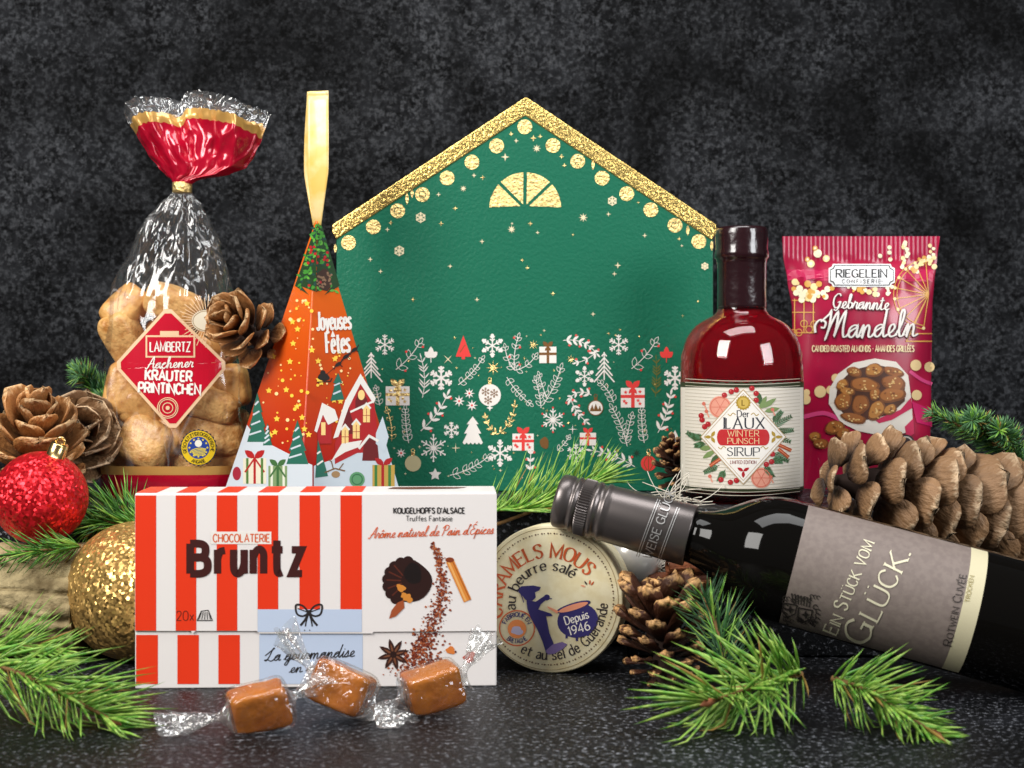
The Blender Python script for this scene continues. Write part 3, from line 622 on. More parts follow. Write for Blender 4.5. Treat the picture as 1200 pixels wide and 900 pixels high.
for a0 in (1.5, 47, 93, 138.5):
    pts = [(615+5.5*math.cos(math.radians(a0+20)), 243-4*math.sin(math.radians(a0+20)))]+[(615.5+42*math.cos(math.radians(a0+40*i/10)), 244-42*math.sin(math.radians(a0+40*i/10))) for i in range(11)]
    A.poly(pts, GOLDP, 1)
for u, v, r in ((434, 304, 3), (446, 318, 3), (514, 228, 3), (533.5, 244, 3), (517, 262, 3), (565, 283, 3), (527.5, 312, 3), (484, 351, 3), (559, 351, 3), (555.5, 205.5, 3), (565.7, 208, 3), (592, 184, 5), (599, 157, 3), (605, 165, 3), (458, 261, 3), (454, 269, 3),
                (625, 162, 4), (633, 160, 3), (604.5, 165, 2), (658, 183.5, 3), (661.5, 194, 3), (713, 251, 3), (748, 237, 2), (755.5, 276, 3), (724, 311, 4), (720, 321, 3), (621.5, 262, 3), (630, 272.5, 2.5), (671.5, 275, 2), (612, 305, 2.5), (618, 314, 2.5), (648, 344, 3), (695, 368, 3), (796, 280, 2.5), (799, 288, 2), (818, 353, 2), (800, 370, 2), (600, 262, 2)):
    A.spark(u, v, r, CREAMK if rn.random() < .6 else GOLDP, 1)
for u, v, r in ((493, 255, 5), (468, 294, 5), (717.5, 235.5, 4.5), (826, 312, 3.4)): A.ring(u, v, r, .9, CREAMK, 1, 16); A.flake(u, v, r, CREAMK, 2, 2, .8)
for u, v, r in ((543, 221, 4), (599.5, 268.7, 5), (683.5, 255, 5.5), (629, 174, 5)): A.star(u, v, r, 8, CREAMK, 1, .35)
for (u, v, r, k, w_) in ((451, 404, 12, 0, 1.2), (577, 405, 12, 1, 1.5), (517, 443, 14, 0, 2.2), (529, 504, 9.5, 0, 1.3), (508, 525, 15, 2, 1.3), (586, 531, 14, 1, 1.7), (725, 404, 12, 0, 1.4), (685, 441, 10, 1, 1.1), (791, 443, 14, 0, 2.2), (648, 492, 14, 2, 1.3), (675, 531, 11, 0, 1.3), (784, 528, 12, 2, 1.3)):
    A.flake(u, v, r, WHITE, 1, k, w_, RED if k == 2 and u > 600 else None)
for (p0, p1, n, ln, wd, ol, be, bd, m) in (
    ((464, 433), (491, 403), 4, 13, 6, .9, RED, 2, WHITE), ((603, 434), (607, 396), 5, 10, 4.5, .9, PINKR, -2, WHITE), ((603, 434), (592, 408), 4, 9, 4.5, .9, None, -2, WHITE), ((603, 434), (627, 418), 4, 9, 4.5, .9, None, 3, WHITE),
    ((495, 466), (494, 421), 7, 12, 3, 0, None, 3, WHITE), ((537, 451), (565, 421), 6, 8, 5, .9, None, 2, WHITE), ((594, 442), (621, 473), 6, 8, 5, .9, None, 2, WHITE), ((493, 505), (524, 463), 5, 13, 6.5, 0, RED, 3, WHITE), ((459, 517), (454, 481), 5, 8, 4, .9, None, 2, GOLDP),
    ((479, 519), (475, 480), 7, 9, 5, .9, None, -1, WHITE), ((527, 557), (571, 536), 6, 11, 5, .9, None, 3, WHITE), ((583, 509), (603, 474), 5, 9, 5, 0, None, 5, GOLDP), ((583, 509), (569, 488), 4, 8, 5, 0, None, -3, GOLDP),
    ((660, 399), (699, 414), 6, 10, 5.5, 0, PINKR, -6, WHITE), ((699, 412), (676, 425), 3, 9, 5, 0, PINKR, -2, WHITE), ((740, 432), (767, 402), 4, 13, 6, .9, RED, 2, WHITE), ((637, 473), (657, 432), 6, 11, 5, .9, None, 2, WHITE), ((640, 466), (632, 440), 4, 8, 4, .9, None, 0, WHITE),
    ((768, 465), (769, 422), 8, 11, 3, 0, None, 1, ink('#6d6b2a')), ((693, 463), (668, 466), 4, 9, 5, 0, PINKR, 5, WHITE), ((668, 464), (687, 494), 5, 10, 5, 0, PINKR, 3, WHITE), ((719, 472), (704, 449), 5, 9, 5, .9, None, 2, WHITE), ((735, 523), (718, 479), 7, 11, 5, .9, None, 2, WHITE), ((733, 518), (740, 488), 5, 9, 4.5, .9, None, 0, WHITE),
    ((755, 519), (752, 481), 7, 9, 5, .9, None, -1, WHITE), ((771, 507), (786, 463), 5, 13, 6.5, 0, RED, 2, WHITE), ((653, 528), (666, 513), 4, 7, 3.5, .9, None, 1, WHITE), ((744, 547), (694, 528), 6, 13, 6, 0, RED, 3, WHITE), ((621, 552), (622, 530), 3, 9, 6, 0, PINKR, 0, WHITE), ((634, 478), (628, 446), 5, 9, 4, .9, None, 1, WHITE), ((445, 475), (441, 456), 3, 8, 4, .9, None, 0, WHITE)):
    A.sprig(p0, p1, max(3, n-1) if ol else n, ln*.92, wd*(1.0 if ol else .62), m, 1, ol*.62, be, bd, .8)
def ltree(u, v, w_, h):
    A.line([(u, v-h/2), (u, v+h/2)], 1.3, WHITE, 1)
    for k in range(5):
        y = v-h/2+h*.05+k*h*.15; q = w_*.5*(k+1.3)/6.3
        for s in (-1, 1): A.line([(u, y), (u+s*q*1.3, y+q*1.5)], 1.6, WHITE, 1)
ltree(435, 428, 24, 30); ltree(708, 429, 22, 33)
def gift(u, v, w_, h, body, rib, dots=None):
    A.rect(u-w_/2, v-h*.12, u+w_/2, v+h/2, body, 1); A.rect(u-w_*.07, v-h*.12, u+w_*.08, v+h/2, rib, 2); A.rect(u-w_/2, v+h*.1, u+w_/2, v+h*.2, rib, 2)
    for s in (-1, 1): A.leaf(u, v-h*.12, PI/2-s*.75, w_*.42, w_*.26, rib, 2); A.leaf(u, v-h*.12, -PI/2+s*.6, w_*.3, w_*.14, rib, 3)
    if dots:
        for a, b in ((-.3, .02), (.3, .0), (-.28, .36), (.3, .38), (.22, .28), (-.36, .3)): A.star(u+a*w_, v+b*h, 2.4, 5, dots, 3, .5)
gift(466, 457, 28, 36, WHITE, GOLDP, GOLDP); gift(613, 512, 25, 32, WHITE, RED, RED); gift(642, 410, 20, 31, WHITE, BROWNK); gift(741.5, 459, 28, 37, WHITE, RED, RED); gift(689, 510, 19, 24, WHITE, RED)
A.poly([(543, 393), (534, 418), (552, 418)], RED, 1); A.rect(541, 418, 545, 421, RED, 1); A.line([(539, 413), (545, 404)], .8, BROWNK, 2)
tp = [(554, 488), (561, 497), (558, 497), (564, 508), (560.5, 508), (566, 519), (542, 519), (547.5, 508), (544, 508), (550, 497), (547, 497)]
A.poly(tp, WHITE, 1)
for k in range(5): A.circ(544.4+4.8*k, 519, 1.7, WHITE, 1, n=8)
def bauble(u, v, r, m, cap):
    A.circ(u, v, r, m, 1, n=24); A.rect(u-2, v-r-4, u+2, v-r+.5, cap, 1); A.ring(u, v-r-5.5, 2, .8, cap, 1, 10)
bauble(574, 463, 13, WHITE, GOLDP); A.star(574, 478, 4, 4, WHITE, 1, .4)
for a, b, r in ((-5, -4, 5), (5, -2, 5), (-2, 6, 5)): A.flake(574+a, 463+b, r, BROWNK, 2, 0, .7)
bauble(484, 543, 9.5, ink('#c9bf94'), GOLDP); bauble(698, 478, 8.5, WHITE, BROWNK); A.poly([(691, 482), (694, 474), (696, 480), (698, 473), (701, 480), (703, 475), (705, 482)], BROWNK, 2); A.ring(698, 478, 8.6, 1, BROWNK, 2)
bauble(760, 543, 9, RED, GOLDP)
for a in (-4, 0, 4): A.line([(760+a*.3, 534.5), (760+a*1.3, 543), (760+a*.3, 551.5)], .8, BROWNK, 2, True)
for (u, v, r, m) in ((538, 470, 7, WHITE), (550, 461, 6.5, WHITE), (553, 475, 7, WHITE), (470, 531, 6, WHITE)): A.star(u, v, r, 8, m, 1, .38); A.circ(u, v, 1.4, RED, 2, n=8)
for (u, v, r, m) in ((625, 404, 6, GOLDP), (578, 431, 8.5, GOLDP), (746, 531, 5.5, ink('#1a3d2c')), (669, 421, 5, GOLDP)): A.star(u, v, r, 8, m, 1, .3)
for u, v, r in ((525, 421, 7), (671, 503, 6), (534, 525, 6)): A.star(u, v, r, 4, CREAMK if u < 600 else WHITE, 1, .12, PI/4 if u < 530 else PI/2)
A.star(510, 556, 7.5, 5, WHITE, 1, .5); A.star(791, 521, 17, 5, WHITE, 1, .5)
for u, v, m in ((505, 414, WHITE), (781, 414, RED)):
    for a in (-1, 0, 1): A.leaf(u, v+5, PI/2+a*.85, 13 if a == 0 else 10, 7, m, 1)
    A.line([(u, v+4), (u, v+11)], .9, m, 1)
A.blob(638, 519, 5.5, BROWNK, 1, 6.5)
for k in range(70): A.spark(rn.uniform(430, 790), rn.uniform(385, 560), rn.uniform(1, 2.3), rn.choice((CREAMK, GOLDP, GOLDP)), 0)
A.build('printed_motifs', onplane((0, hy, 0), (0, -1, 0)), hb)
prism('closure_tab', [P(812, 372, hy+.02), P(846, 372, hy+.02), P(846, 386, hy+.02), P(812, 386, hy+.02)], (0, .02, 0), ink('#0c0c0c'), hb)
# ------------------------------------------------------------------ pyramid box with ribbon loop
pc = Vector((-.1394, .17, LZ)); hd = .0632; ap = Vector((-.1358, .17, .285))
py = thing('gift_box', pc, 'tall red pyramid gift box printed with a snowy winter village', 'gift box')
def grad(name, z0, z1, c0, c1, rough):
    m = mat(name, c0, rough); nt = m.node_tree; b = nt.nodes['Principled BSDF']; tc = nt.nodes.new('ShaderNodeTexCoord'); sx = nt.nodes.new('ShaderNodeSeparateXYZ')
    mr = nt.nodes.new('ShaderNodeMapRange'); mr.inputs[1].default_value = z0; mr.inputs[2].default_value = z1; cr = nt.nodes.new('ShaderNodeValToRGB')
    cr.color_ramp.elements[0].color = (*lin(c0), 1); cr.color_ramp.elements[1].color = (*lin(c1), 1)
    nt.links.new(tc.outputs['Object'], sx.inputs[0]); nt.links.new(sx.outputs[2], mr.inputs[0]); nt.links.new(mr.outputs[0], cr.inputs[0]); nt.links.new(cr.outputs[0], b.inputs['Base Color'])
    return m
PYR = grad('printed_orange_red_card', .03, .165, '#b31a0c', '#e56a16', .30)
base = [pc+Vector((-hd, 0, 0)), pc+Vector((0, -hd, 0)), pc+Vector((hd, 0, 0)), pc+Vector((0, hd, 0))]
top = [ap+(b-pc)*.02 for b in base]
o = fixn(mesh('card_pyramid', base+top, [[3, 2, 1, 0], [4, 5, 6, 7]]+[[i, (i+1) % 4, 4+(i+1) % 4, 4+i] for i in range(4)], PYR, py)); bevel(o, .0012)
nL = (base[1]-base[0]).cross(top[0]-base[0]).normalized(); nR = (base[2]-base[1]).cross(top[1]-base[1]).normalized()
SNOW = ink('#cfd9e2'); TEAL = ink('#1f6a58'); TEALD = ink('#124038'); LEAFG = ink('#3c8a2c'); LEAFD = ink('#153c18'); STARY = ink('#ffd048'); DOT = ink('#ffdc9a'); BRED = ink('#b3161c'); DKR = ink('#6d0d14'); WINY = ink('#ffd98a'); BLK = ink('#1a1310')
def edge(v, side):   # outline of the pyramid in the photo
    t = (v-250)/(585-250); return 374-t*115+1 if side < 0 else 374+t*98-1
ridge = lambda v: 372-(v-258)*.018
for side, nn_ in ((-1, nL), (1, nR)):
    A = Art(); rn = random.Random(8+side)
    E = lambda v: edge(v, side)
    A.poly([(ridge(262), 262), (E(262), 262), (E(335), 335), ((ridge(335)*2+E(335))/3, 346), ((ridge(335)+E(335)*2)/3, 336), (ridge(342), 342)], LEAFD, 0)
    for k in range(60):
        v = rn.uniform(266, 342); t = rn.random()*.92; u = ridge(v)+(E(v)-ridge(v))*t
        A.leaf(u, v, rn.uniform(0, 6.3), rn.uniform(4, 7), 3, rn.choice((LEAFG, LEAFG, ink('#5fa83a'), TEALD)), 1)
    for k in range(8): v = rn.uniform(285, 335); A.circ(ridge(v)+(E(v)-ridge(v))*rn.random()*.8, v, 1.8, BRED, 2, n=8)
    if side > 0:
        A.blob(379, 328, 10, ink('#3a2116'), 2, 12)
        for k in range(26): A.circ(371+rn.random()*17, 319+rn.random()*18, 1.5, ink('#8a6a50'), 3, n=5)
    for k in range(75):
        v = rn.uniform(352, 520); t = rn.uniform(.05, .94); u = ridge(v)+(E(v)-ridge(v))*t
        r = rn.choice((.7, .9, 1.2, 1.7, 2.2))
        if side > 0 and v < 412 and .05 < t < 1: continue
        if rn.random() < .12: A.star(u, v, 4, 5, STARY, 1, .5)
        else: A.circ(u, v, r, rn.choice((DOT, STARY, DOT)), 1, n=9)
    if side < 0:
        A.poly([(ridge(540)-.5, 545), (ridge(540)-.5, 588), (E(588), 588), (E(498), 498), (300, 512), (335, 530)], SNOW, 1)
        def tree(u, v, w_, h):
            A.poly([(u, v-h), (u+w_*.25, v-h*.6), (u+w_*.18, v-h*.6), (u+w_*.4, v-h*.3), (u+w_*.3, v-h*.3), (u+w_*.5, v), (u-w_*.5, v), (u-w_*.3, v-h*.3), (u-w_*.4, v-h*.3), (u-w_*.18, v-h*.6), (u-w_*.25, v-h*.6)], TEAL, 2)
            for k in range(4): y = v-h*(.78-.2*k); q = w_*(.12+.09*k); A.line([(u-q, y+2), (u+q*.5, y-2.5)], 2, SNOW, 3)
        tree(302, 518, 24, 58); tree(314, 522, 11, 26); tree(349, 544, 26, 52)
        def pres(u, v, w_, h, bod, rib, st):
            A.rect(u-w_/2, v-h, u+w_/2, v, bod, 3)
            for k in (-.32, 0, .32): A.rect(u+w_*k-1.4, v-h, u+w_*k+1.4, v, st if k else rib, 4)
            for s in (-1, 1): A.leaf(u, v-h, PI/2-s*.9, w_*.55, w_*.3, rib, 4); A.line([(u, v-h), (u+s*w_*.42, v-h*.45)], 2, rib, 4)
        pres(299, 567, 27, 30, ink('#e6e0c8'), BRED, ink('#4f7a3a')); pres(326, 570, 22, 24, ink('#7d9a6a'), ink('#3b6b3a'), ink('#dfe3d0')); A.circ(278, 555, 5, ink('#a3203a'), 3, ry=8)
    else:
        A.text('Joyeuses', 391, 386, 21, WHITE, 4, fit=40, rot=2, wt=.13, con=.25, slant=.0)
        A.text('Fêtes', 396, 413, 24, WHITE, 4, fit=27, rot=3, wt=.13, con=.25)
        for (u, v, s) in ((415, 410, 1.0), (405, 418, 1.0), (396, 427, 1.0)):    # reindeer
            A.blob(u, v, 4.2*s, BLK, 3, 2.2*s, 1, .05, rot=-.6); A.line([(u+3, v-2), (u+5, v-6)], 1.4, BLK, 3); A.line([(u-3, v+2), (u-5, v+6)], .9, BLK, 3); A.line([(u+2, v), (u+5, v+3)], .9, BLK, 3)
        A.line([(380, 441), (418, 408)], .6, BLK, 3); A.blob(379, 442, 7, BLK, 3, 4.5, 2, .1); A.circ(378, 437, 3, BLK, 3); A.line([(371, 448), (387, 447), (389, 443)], 1.2, BLK, 3)
        A.poly([(ridge(540)+.5, 546), (ridge(540)+.5, 588), (E(588), 588), (E(505), 505), (430, 512), (400, 535)], SNOW, 1)
        A.poly([(390, 449), (396, 437), (401, 449)], TEAL, 2); A.poly([(387, 470), (395, 440), (403, 468)], TEAL, 2); A.line([(390, 462), (399, 458)], 2, SNOW, 3); A.line([(391, 452), (398, 449)], 1.6, SNOW, 3)
        # snowy village houses
        A.poly([(371, 500), (378, 482), (388, 497), (388, 520), (372, 520)], BRED, 2); A.poly([(368, 505), (377, 472), (392, 480), (396, 492), (384, 498), (378, 486), (371, 507)], WHITE, 3); A.rect(376, 495, 381, 510, WINY, 3)
        A.poly([(392, 520), (404, 478), (422, 452), (438, 470), (442, 505), (440, 530), (392, 532)], BRED, 2)
        A.poly([(404, 470), (422, 438), (440, 467), (437, 473), (422, 450), (408, 478), (396, 512), (390, 514)], WHITE, 4); A.poly([(416, 470), (421.5, 455), (430, 468), (430, 480), (416, 480)], DKR, 3)
        A.circ(423, 463, 4, WINY, 4, ry=6); A.line([(410, 483), (438, 470)], 2.4, WHITE, 4); A.poly([(398, 510), (408, 478), (418, 508)], DKR, 3)
        for u, v in ((404, 513), (417, 507), (429, 488)): A.rect(u-4, v-9, u+4, v+7, WINY, 4); A.circ(u, v-9, 4, WINY, 4, n=12); A.line([(u-5, v-9), (u, v-15), (u+5, v-9)], 2.2, WHITE, 5); A.line([(u, v-9), (u, v+7)], .7, BRED, 5); A.line([(u-4, v-1), (u+4, v-1)], .7, BRED, 5)
        A.poly([(424, 540), (426, 520), (434, 512), (442, 520), (444, 540)], DKR, 3); A.line([(420, 526), (432, 511), (443, 517)], 3, WHITE, 5); A.poly([(392, 532), (420, 522), (420, 530), (392, 544)], BRED, 3); A.poly([(388, 540), (400, 520), (424, 516), (420, 524), (404, 530)], WHITE, 4); A.poly([(440, 508), (448, 488), (455, 512), (450, 530), (440, 520)], SNOW, 4)
        A.poly([(369, 560), (372, 515), (384, 558)], TEAL, 5); A.line([(371, 545), (378, 540)], 2, WHITE, 6); A.line([(371, 532), (375, 529)], 2, WHITE, 6)
        A.line([(380, 554), (392, 549), (404, 552)], 1.5, BROWNK, 5); A.line([(390, 549), (388, 541), (385, 539)], 1.2, BROWNK, 5); A.line([(397, 550), (402, 543)], 1.2, BROWNK, 5); A.circ(393, 556, 5, ink('#a8845a'), 5, ry=4)
        A.circ(418, 562, 9, ink('#5f9c6c'), 5); A.ring(418, 562, 6, 1.2, ink('#2f6c45'), 6)
        A.rect(436, 545, 462, 575, ink('#c9a24a'), 5)
        for u in (440, 448, 456): A.rect(u-1.6, 545, u+1.6, 575, ink('#3d7d3a') if u != 448 else BRED, 6)
        for s in (-1, 1): A.leaf(449, 545, PI/2-s*.9, 13, 7, BRED, 6)
    A.build('printed_scene', onplane(base[1], nn_), py, base=2.5e-4)
SAT = mat('gold_satin', '#f2c868', .32, 0, var=(60, '#f8dd9c', .4, .6), coat=.2)
def rib(s, t):      # a band looped up from the tip and down again
    a = t*2*PI; k = .5-.5*math.cos(a)            # 0 at the tip, 1 at the top
    k2 = min(1, k*1.02)
    z = ap.z-.004+(.0935)*k2
    front = a < PI
    yy = ap.y+(-.0065 if front else .0065)*math.sin(PI*min(1, k*1.05))**.6*(1 if k < .97 else 1)
    hw = .0030+.0044*min(1, k*2.6)
    cx = ap.x+.0006*k+(.0012 if front else -.0030)*math.sin(PI*k)
    return Vector((cx-hw+2*hw*s, yy+.0012*math.sin(s*PI+1), z))
V, Fc = grid(rib, 8, 72); o = mesh('ribbon_loop', V, Fc, SAT, py, smooth=True); s = o.modifiers.new('solid', 'SOLIDIFY'); s.thickness = .0003
# ------------------------------------------------------------------ striped truffle box
fl, fr = P(158, 803, -.03), P(582, 803, -.022); fl.z = fr.z = 0; BH = .111
xd = (fr-fl).normalized(); bd = Vector((-xd.y, xd.x, 0)); up = Vector((0, 0, 1)); nF = -bd
CARD = mat('white_card', '#f1ebe8', .38, coat=.1); ORED = ink('#ee3a18', .4); PBLUE = ink('#c5d3ea', .45); CHOC = ink('#3f0f0c'); CHOC2 = ink('#2a0d08'); ORT = ink('#e0602c'); INKB = ink('#241f1f')
tb = thing('truffle_box', (fl+fr)/2+bd*.0225, 'red and white striped truffle carton lying on its long side', 'carton')
bevel(prism('carton_body', [fl, fr, fr+bd*.045, fl+bd*.045], up*BH, CARD, tb), .0009)
fp = onplane(fl, nF); q = lambda u, v: fp(u, v, .0004)
# the lid flap lies proud of the body and ends in a tab
lidpts = [q(158.6, 579), q(582, 581), q(582, 739), q(438, 740), q(436, 742), q(304, 742), q(301, 739), q(230, 739), q(226, 742), q(224, 739), q(158.6, 739)]
lidpts = [Vector(p) for p in lidpts]
for p in lidpts[:2]: p.z = BH-.0012
lf = prism('lid_flap', lidpts, nF*.0006, CARD, tb)
A = Art()
for x0, x1 in ((158.6, 183), (206, 230), (254, 278), (302, 326), (351, 375), (399, 424)):
    bot = 739 if x1 < 290 else 714
    A.rect(x0, 580.5, x1, bot, ORED, 1)
A.rect(302, 714, 424, 740.5, PBLUE, 1)
A.text('CHOCOLATERIE', 283, 635, 9, ORT, 4, fit=66, wt=.15); A.rect(247, 623, 318, 637.5, WHITE, 2)
A.text('B', 223, 672, 35, CHOC, 4, fit=20, wt=.26, al='l'); A.text('runtz', 255, 672, 45, CHOC, 4, fit=99, wt=.19, tr=.36, al='l')
A.text('20x', 217, 727, 11, ink('#5a1a10'), 4, fit=20, wt=.08)
for k in range(5): A.line([(233+k*3.4, 726), (236+k*2.2, 717)], .8, INKB, 4)
A.line([(231, 727), (236, 716), (244, 715), (249, 727), (231, 727)], .9, INKB, 4)
for s in (-1, 1):   # bow
    A.line([(362, 718), (362+s*7, 710), (362+s*15, 709), (362+s*14, 719), (362+s*7, 722), (362, 718)], 2.2, INKB, 4, True); A.line([(362, 718), (362+s*5, 727), (362+s*10, 733)], 2.6, INKB, 4, True); A.line([(362, 718), (362+s*3, 728), (362+s*4, 734)], 1.6, INKB, 4, True)
    A.line([(362+s*2, 717), (362+s*13, 713)], 1.2, INKB, 4)
A.circ(362, 717.5, 2.8, INKB, 5)
A.circ(357, 738.5, .8, INKB, 4, n=6); A.circ(363, 738.5, .8, INKB, 4, n=6)
A.text("KOUGELHOPFS D'ALSACE", 503, 601.5, 6.4, INKB, 4, fit=83, wt=.2); A.text('Truffes Fantaisie', 503, 610.5, 6, INKB, 4, fit=54, wt=.11)
A.text("Arôme naturel de Pain d'Épices", 505, 628, 12, ORT, 4, fit=146, rot=2.2, wt=.075, font=S, slant=.35)
# chocolate gugelhupf, cinnamon stick, cocoa trail
rn = random.Random(2)
A.blob(478, 681, 27, CHOC2, 3, 26, 4, .06, 30)
for k in range(8): a = 2.2+k*.36; A.circ(478+24*math.cos(a), 682+24*math.sin(a), 6.5, CHOC2, 3, n=14)
for k in range(5): a = 2.3+k*.4; A.line([(478+8*math.cos(a), 680+8*math.sin(a)), (478+25*math.cos(a+.1), 681+25*math.sin(a+.1))], 1.6, ink('#5a2415'), 4)
A.blob(484, 672, 10, ink('#120504'), 4, 13, 1, .1)
for u, v, r in ((470, 689, 5), (478, 701, 5.5), (474, 698, 4)): A.blob(u, v, r, ink('#d98a35'), 5, r*.9, u, .3)
A.poly([(456, 725), (459, 715), (466, 706), (473, 703), (474, 712), (464, 722)], ink('#a5512a'), 4)
A.line([(527, 657), (548, 704)], 9.5, ink('#e08a35'), 3); A.line([(525.5, 658), (546, 704)], 2.5, ink('#f2b266'), 4); A.circ(527, 656, 5, ink('#8a3a15'), 5, ry=3); A.line([(530, 657), (551, 703)], 1.2, ink('#b8601f'), 4)
def trail(n, lo, hi):
    for k in range(n):
        v = 634+158*rn.random()**.8
        if not lo <= v < hi: continue
        t = (v-634)/158; cx = 507+14*math.sin(t*4.4)-16*t*t; sp = 2.5+13*t
        u = cx+rn.gauss(0, sp*.6); r = rn.uniform(.4, 1.7)
        A.blob(u, v, r, ink(rn.choice(('#7a2f1a', '#92401f', '#5f1f12', '#b5643a'))), 3, r, k, .3, 6)
trail(900, 634, 740)
A.build('lid_print', onplane(lidpts[2]+nF*.0006, nF), tb, base=1.2e-4)
A = Art()
for x0, x1 in ((159.5, 185), (208, 233), (256, 281)): A.rect(x0, 744, x1, 801.5, ORED, 1)
A.rect(304, 742, 425, 801.5, PBLUE, 1)
A.text('La gourmandise', 363, 772, 14.5, INKB, 4, fit=104, rot=3, wt=.085, font=S, slant=.3); A.text('en cadeau', 372, 786, 12.5, INKB, 4, fit=66, rot=4, wt=.09, font=S, slant=.3)
for k in range(8): A.leaf(461, 767, k*PI/4+.25, 19, 6.5, ink('#3a1c14'), 3); A.leaf(461, 767, k*PI/4+.25, 13, 2.2, ink('#7a4a30'), 4)
A.circ(461, 767, 4, ink('#2a120c'), 5)
rn = random.Random(2); trail(1400, 742, 793)
for k in range(260): u, v = rn.gauss(508, 9), 795-abs(rn.gauss(0, 16)); A.blob(u, v, rn.uniform(.8, 2.2), ink(rn.choice(('#7a2f1a', '#92401f', '#5f1f12', '#a5532a'))), 3, 1.4, k, .3, 6)
A.blob(500, 795, 22, ink('#4a1a10'), 3, 6, 3, .2); A.blob(550, 770, 7, ink('#c8503a'), 4, 6, 5, .3); A.blob(528, 762, 6, ink('#e0803a'), 4, 4, 6, .3)
A.build('base_print', onplane(fl, nF), tb, base=1.2e-4)
A = Art(); topn = up
def ontop(u, t, off): p = fp(u, 579.5, 0); return Vector((p.x, p.y, BH))+bd*(.0445*t)+up*off
for x0, x1 in ((158.8, 183), (206, 230), (254, 278), (302, 326), (351, 375), (399, 424)): A.rect(x0, .02, x1, 1, ORED, 1)
A.poly([(452, .55), (480, .45), (535, .55), (548, .75), (500, .85), (458, .8)], ink('#6b3b2e'), 1)
A.build('top_print', ontop, tb)
# ------------------------------------------------------------------ round wooden caramel box
yaw = math.radians(14); nD = Vector((-math.sin(yaw), -math.cos(yaw), .02)).normalized(); DR = .0442; dc = Vector((.0225, .0165, DR))
WOODP = mat('pale_poplar', '#f5ebc6', .6, var=(120, '#eadcb0', .4, .62), bump=(300, .2, .0005))
rbx = thing('round_box', (dc.x, dc.y+.02, 0), 'round pale wooden caramel box standing upright with printed lid', 'round box')
lathe('box_wall', [(0.0145, .0425), (.040, .0425), (.0405, .042), (.0405, 0)], dc, -nD, WOODP, rbx, 96)
lathe('lid', [(0, 0.0), (0, DR-.0009), (.0004, DR-.0003), (.0012, DR), (.016, DR), (.0165, DR-.0004), (.0165, .042)], dc, -nD, WOODP, rbx, 96)
A = Art(); CX, CYp = 644, 702; OR2 = ink('#cf5a26'); NAVY = ink('#2c2468'); DKB = ink('#2a2023'); SAL = ink('#ef9a78')
A.ring(CX, CYp, 80.5, .7, ink('#a9946a'), 1, 60, ry=83)
for k in range(64):
    a = k*2*PI/64; u, v = CX+75*math.cos(a), CYp-77*math.sin(a); A.circ(u-1.6*math.sin(a), v-1.6*math.cos(a), 1.1, ink('#6b5038'), 2, n=6); A.circ(u+1.3*math.sin(a), v+1.3*math.cos(a), .8, ink('#6b5038'), 2, n=6)
A.text('CARAMELS MOUS', 0, 0, 16, OR2, 4, wt=.16, con=.6, serif=.1, arc=(CX-1, CYp+6, 55, 116, 1), sx=.92)
A.text('au beurre salé', 0, 0, 12.5, DKB, 4, wt=.14, con=.55, serif=.09, arc=(CX, CYp+6, 40, 119, 1), sx=1.02)
A.text('et au sel de Guérande', 0, 0, 12, DKB, 4, wt=.14, con=.55, serif=.09, arc=(CX, CYp+3, 68, 299, -1), sx=.97)
# boy stirring the cauldron
for u, v, r in ((631, 700, 0),): pass
A.poly([(607, 691), (611, 687), (625, 686), (634, 688), (632, 692), (627, 694), (628, 700), (624, 704), (616, 703), (613, 699), (608, 694)], NAVY, 3); A.line([(609, 692), (612, 700), (614, 706)], 1, NAVY, 3)
A.poly([(617, 703), (628, 705), (637, 699), (641, 697), (642, 701), (634, 708), (631, 714), (646, 719), (648, 722), (640, 722), (644, 742), (650, 757), (648, 764), (640, 765), (636, 752), (630, 738), (622, 724), (618, 713)], NAVY, 3)
A.poly([(640, 762), (648, 755), (659, 752), (665, 755), (660, 760), (650, 766), (641, 767)], ink('#77649a'), 4); A.line([(634, 701), (647, 701.5)], 1, NAVY, 3); A.circ(641, 700, 3.5, NAVY, 3)
A.circ(677, 727, 24, NAVY, 3, ry=20, rot=-.2, n=30); A.circ(672, 711, 21, NAVY, 4, ry=4.6, rot=-.3, n=24); A.circ(672, 711.5, 18, SAL, 5, ry=3.4, rot=-.3, n=24)
A.poly([(641, 710), (655, 716), (653, 719), (643, 713)], SAL, 5)
for u, v in ((664, 745), (676, 748), (689, 742)): A.line([(u, v-3), (u, v+3)], 2.6, NAVY, 3)
A.text('Depuis', 677, 728, 9.5, WHITE, 6, fit=28, rot=17, wt=.15, con=.4); A.text('1946', 680, 741, 10, WHITE, 6, fit=25, rot=17, wt=.15, con=.4)
A.ring(606, 736, 20.5, 1.4, OR2, 3); A.circ(606, 737, 11, ink('#e88a4a'), 3); A.blob(606, 739, 7, ink('#b9b3cf'), 4, 5, 2, .2)
A.text('FABRIQUÉ EN', 0, 0, 5, NAVY, 4, wt=.16, arc=(606, 736, 13.5, 90, 1), sx=.85); A.text('BRETAGNE', 0, 0, 5, NAVY, 4, wt=.16, arc=(606, 736, 18, 270, -1), sx=.85)
for a, m in ((.2, OR2), (.9, DKB), (1.6, SAL), (-.3, OR2)): A.leaf(690+4*math.cos(a+1.2), 689-4*math.sin(a+1.2), a+1.2, 6, 2, m, 3)
A.build('lid_print', onplane(dc+nD*.00002, nD), rbx, base=2e-4)
